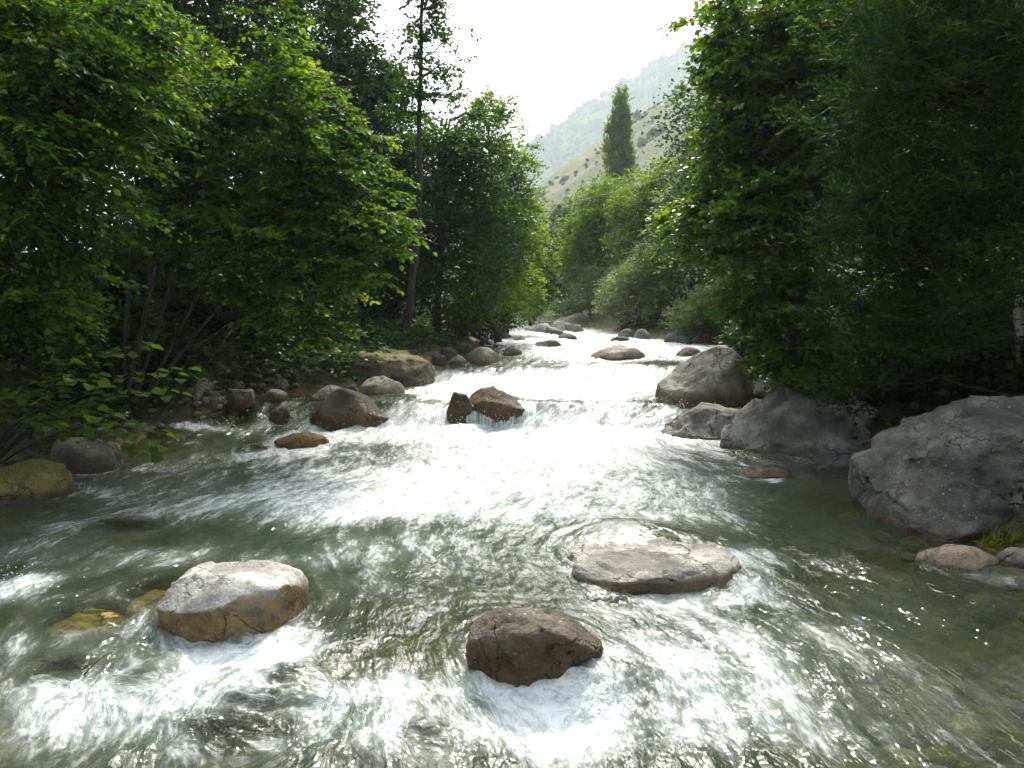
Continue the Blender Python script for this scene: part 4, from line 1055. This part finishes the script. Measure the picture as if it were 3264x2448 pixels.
def gravel():
    rng = np.random.default_rng(31)
    d, f = ico(2)
    V, F, b = [], [], 0
    for k in range(520):
        c = W(rng.uniform(180, 300), rng.uniform(394, 414)) if k < 220 else W(rng.uniform(20, 330), rng.uniform(400, 455))
        c[0] -= rng.uniform(0, .35); c[1] += rng.uniform(0, .3)
        z = float(ground_z(c[:1], c[1:2])[0])
        if z < wlevel(c[1]) - .06 or z > wlevel(c[1]) + .35: continue
        s = rng.uniform(.025, .10) * np.array([1, rng.uniform(.6, 1), rng.uniform(.45, .7)])
        v = d * (1 + .35 * noise(d * 1.4 + k))[:, None] * s
        V.append(v + np.array([c[0], c[1], z + s[2] * .3])); F.append(f + b); b += len(d)
    V, F = np.concatenate(V), np.concatenate(F)
    o = mesh_np('gravel', V, [F], M_ROCK, None, True, {'wet': np.zeros(len(V)), 'moss': np.zeros(len(V)), 'gold': np.zeros(len(V))})
    o.color = (.36, .33, .27, 1)
    tag(o, 'pale pebbles strewn along the left-bank waterline', 'gravel', kind='stuff')
gravel()

# ------------------------------------------------------------------ hills
def mat_hill(name, far):
    T = NT(name)
    pos = T.n('NewGeometry').outputs['Position']
    n1 = T.noise(pos, .018 if not far else .008, 6, .6, .6)
    n2 = T.noise(pos, .12, 5, .65)
    if far: c = T.mix(T.smooth(n1, .4, .6), (.03, .09, .02), (.11, .17, .05))
    else: c = T.mix(T.smooth(n2, .3, .7), T.mix(T.smooth(n1, .42, .56), (.30, .27, .15), (.18, .20, .16)), (.23, .22, .12))
    T.surf(T.n('BsdfDiffuse', ins={'Color': c}).outputs[0])
    return T.m
def hill_near(x, y):
    t = (y - 120) / 330.0
    x0 = 46 - 131 * np.clip(t, 0, 1.2) ** 1.1
    z = .70 * (x - x0)
    g = fbm(np.stack([y * .018, x * .004, x * 0], -1), 4)
    z = z * sstep(70, 160, y)
    return np.maximum(z + 10 * g * sstep(70, 160, y) + 3 * fbm(np.stack([x * .05, y * .05, x * 0 + 4], -1), 3), -4) + 1.0
def hill_far(x, y):
    z = .63 * (x + 529) + 22 * fbm(np.stack([y * .002, x * .002, x * 0 + 9], -1), 5)
    return np.maximum(z * sstep(880, 1800, y), -4)
def hills():
    ys = np.linspace(70, 455, 120); t = np.linspace(0, 1, 90)
    X = np.linspace(-110, 330, 130)
    XX, YY = np.meshgrid(X, ys); x, y = XX.ravel(), YY.ravel()
    z = hill_near(x, y); z = np.minimum(z, 300)
    o = mesh_np('hillside', np.stack([x, y, z], 1), [grid_faces(len(ys), len(X))], mat_hill('dry_grass_slope', False), None, True); o['kind'] = 'structure'
    ys = np.linspace(900, 1810, 80); X = np.linspace(-640, 660, 120)
    XX, YY = np.meshgrid(X, ys); x, y = XX.ravel(), YY.ravel()
    z = hill_far(x, y)
    o = mesh_np('mountain', np.stack([x, y, z], 1), [grid_faces(len(ys), len(X))], mat_hill('wooded_slope', True), None, True); o['kind'] = 'structure'
    # scrub on the near slope, woods on the far one
    def blobs(n, fx, xr, yr, size, seed, dens, thr=(-.5, .4)):
        rng = np.random.default_rng(seed)
        x = rng.uniform(*xr, n); y = rng.uniform(*yr, n)
        k = fbm(np.stack([x * dens, y * dens, x * 0 + seed], -1), 3) > rng.uniform(*thr, n)
        x, y = x[k], y[k]; z = fx(x, y)
        k = z > 0; x, y, z = x[k], y[k], z[k]
        d, f = ico(1)
        s = size * rng.uniform(.35, 1.0, len(x)) * (1 + (rng.uniform(size=len(x)) < .15))
        jit = 1 + .35 * rng.normal(size=(len(x), len(d)))
        V = np.stack([x, y, z], 1)[:, None] + d[None] * (s[:, None] * jit)[..., None] * np.array([1, 1, .9]) + np.array([0, 0, 1])[None, None] * (s * .4)[:, None, None]
        F = f[None] + (np.arange(len(x)) * len(d))[:, None, None]
        return V.reshape(-1, 3), F.reshape(-1, 3), np.repeat(np.clip(.4 + .2 * rng.normal(size=len(x)), 0, 1), len(d))
    V, F, t = blobs(5200, hill_near, (-90, 200), (130, 452), 1.25, 5, .028, (-.22, .35))
    tag(mesh_np('hillside_scrub', V, [F], M_SCRUB, None, False, {'tint': t}), 'dark scrub bushes dotted over the dry hillside', 'scrub', kind='stuff')
    V, F, t = blobs(6500, hill_far, (-490, 640), (1050, 1805), 6.5, 8, .006)
    tag(mesh_np('mountain_forest', V, [F], M_SCRUB, None, False, {'tint': t}), 'pale hazy woods covering the far mountain', 'forest', kind='stuff')
hills()

# water threads over the low brown rock, and spray
def veil():
    rng = np.random.default_rng(8)
    ns, nt = 90, 16
    U, T_ = np.meshgrid(np.linspace(466, 536, ns), np.linspace(0, 1, nt))
    uu, tt = U.ravel(), T_.ravel()
    n1 = noise(np.stack([uu * .11, uu * 0, uu * 0], -1)); n2 = noise(np.stack([uu * .5, uu * 0 + 4, uu * 0], -1))
    z0 = P(500, 396, 14.3)[2] + .07 * n1 - .10 * ((uu - 496) / 36) ** 2
    z1 = float(wlevel(13.2)) - .02
    yy = 14.35 - .62 * tt - .22 * np.sin(tt * np.pi * .5) + .10 * n1 + .05 * n2
    zz = z0 + (z1 - z0) * np.clip((tt - .22) / .78, 0, 1) ** 1.7 + .02 * n2
    V = np.stack([(uu - 512) * px(yy), yy, zz], 1)
    o = mesh_np('falling_water', V, [grid_faces(nt, ns)], M_WATER, None, True, {'foam': .52 + .25 * tt + .3 * n1, 'murk': np.full(len(V), .12), 'chop': np.full(len(V), .5)}, uv=np.stack([tt * .35, uu * .05], 1))
    tag(o, 'thin film of white water falling over the low brown rock', 'waterfall', kind='stuff')
    d, f = ico(1)
    V, F, b = [], [], 0
    for (u, v, ru, n) in ((350, 428, 45, 120), (540, 424, 120, 260), (600, 380, 110, 160), (670, 408, 30, 60), (15, 584, 25, 50), (215, 428, 30, 50), (400, 392, 30, 40)):
        for k in range(n):
            c = W(u + rng.normal() * ru * .5, v + rng.normal() * 2.5)
            c[2] += abs(rng.normal()) * .07 + .02
            s = rng.uniform(.0025, .006) * (c[1] / 5) ** .6
            V.append(d * s + c); F.append(f + b); b += len(d)
    o = mesh_np('spray', np.concatenate(V), [np.concatenate(F)], M_FROTH, None, True)
    tag(o, 'fine white drops thrown up by the rapids', 'spray', kind='stuff')
T = NT('froth'); T.surf(T.n('BsdfPrincipled', ins={'Base Color': (.8, .83, .82, 1), 'Roughness': .3}).outputs[0]); M_FROTH = T.m
veil()

def bits():
    q = [P(1019, 296, 10.6), P(1020, 312, 10.5), P(1021, 330, 10.5), P(1018, 348, 10.5), P(1017, 366, 10.6)]
    t = np.linspace(0, 4, 14); q = np.array(q)
    pts = np.stack([np.interp(t, range(5), q[:, k]) for k in range(3)], 1)
    V, F = tubes([(pts, np.interp(t, range(5), [.03, .085, .075, .03, .008]), 9)])
    b = pts[-1]
    V = V + .012 * np.stack([noise(V * 9), noise(V * 9 + 5), noise(V * 9 + 9)], 1)
    o = mesh_np('dead_branch', V - b, [F], M_PALE, None, True); o.location = b
    tag(o, 'pale weathered dead branch stub hanging at the right frame edge', 'branch')
    a, c = W(72, 684), W(113, 668)
    L = bez(a + np.array([0, 0, -.05]), (a + c) / 2 + np.array([0, 0, .1]), c + np.array([0, 0, .10]), 9)
    V, F = tubes([(L, np.linspace(.006, .003, 9), 5)])
    o = mesh_np('twig', V - a, [F], M_BARK, None, True); o.location = a
    tag(o, 'thin dark twig sticking out of the froth at lower left', 'twig')
    rng = np.random.default_rng(12)
    for (u, v, n, h, lab) in ((1000, 550, 70, .30, 'grass tuft hanging over the water below the huge dark boulder'), (742, 458, 26, .22, 'small green grass tuft at the foot of the craggy ledge')):
        b = W(u, v); P0, D, N = [], [], []
        for k in range(n):
            P0.append(rng.normal(size=3) * np.array([.12, .05, .0]) + np.array([0, 0, .02])); D.append([rng.normal() * .5 - .1, -.4 + rng.normal() * .4, rng.uniform(.25, 1)]); N.append(rng.normal(size=3))
        o = leaf_mesh('grass_tuft', np.array(P0), np.array(D), np.array(N), rng.uniform(.5, 1, n) * h, .05, rng.uniform(.3, .9, n), M_LIGHT, None, True); o.location = b
        tag(o, lab, 'grass')
bits()

# cable across the valley
pts = bez(P(520, 210, 40), P(600, 202, 40), P(720, 158, 36), 24)
V, F = tubes([(pts, np.full(24, .016), 5)])
o = mesh_np('cable', V, [F], M_PALE, None, True)
tag(o, 'thin pale cable strung across the valley in front of the trees', 'cable')

# ------------------------------------------------------------------ haze
def haze():
    m = bpy.data.materials.new('haze'); m.use_nodes = True
    nt = m.node_tree; nt.nodes.clear()
    out = nt.nodes.new('ShaderNodeOutputMaterial'); v = nt.nodes.new('ShaderNodeVolumePrincipled')
    v.inputs['Color'].default_value = (.80, .94, .98, 1); v.inputs['Density'].default_value = .00048; v.inputs['Anisotropy'].default_value = .2
    nt.links.new(v.outputs[0], out.inputs['Volume'])
    x0, x1, y0, y1, z0, z1 = -1450, 1450, -310, 2650, -6, 820
    V = np.array([(x, y, z) for z in (z0, z1) for y in (y0, y1) for x in (x0, x1)], float)
    F = np.array([[0, 2, 3, 1], [4, 5, 7, 6], [0, 1, 5, 4], [2, 6, 7, 3], [0, 4, 6, 2], [1, 3, 7, 5]])
    o = mesh_np('haze', V, [F], m)
    tag(o, 'pale bluish haze filling the valley air', 'haze', kind='stuff')
haze()
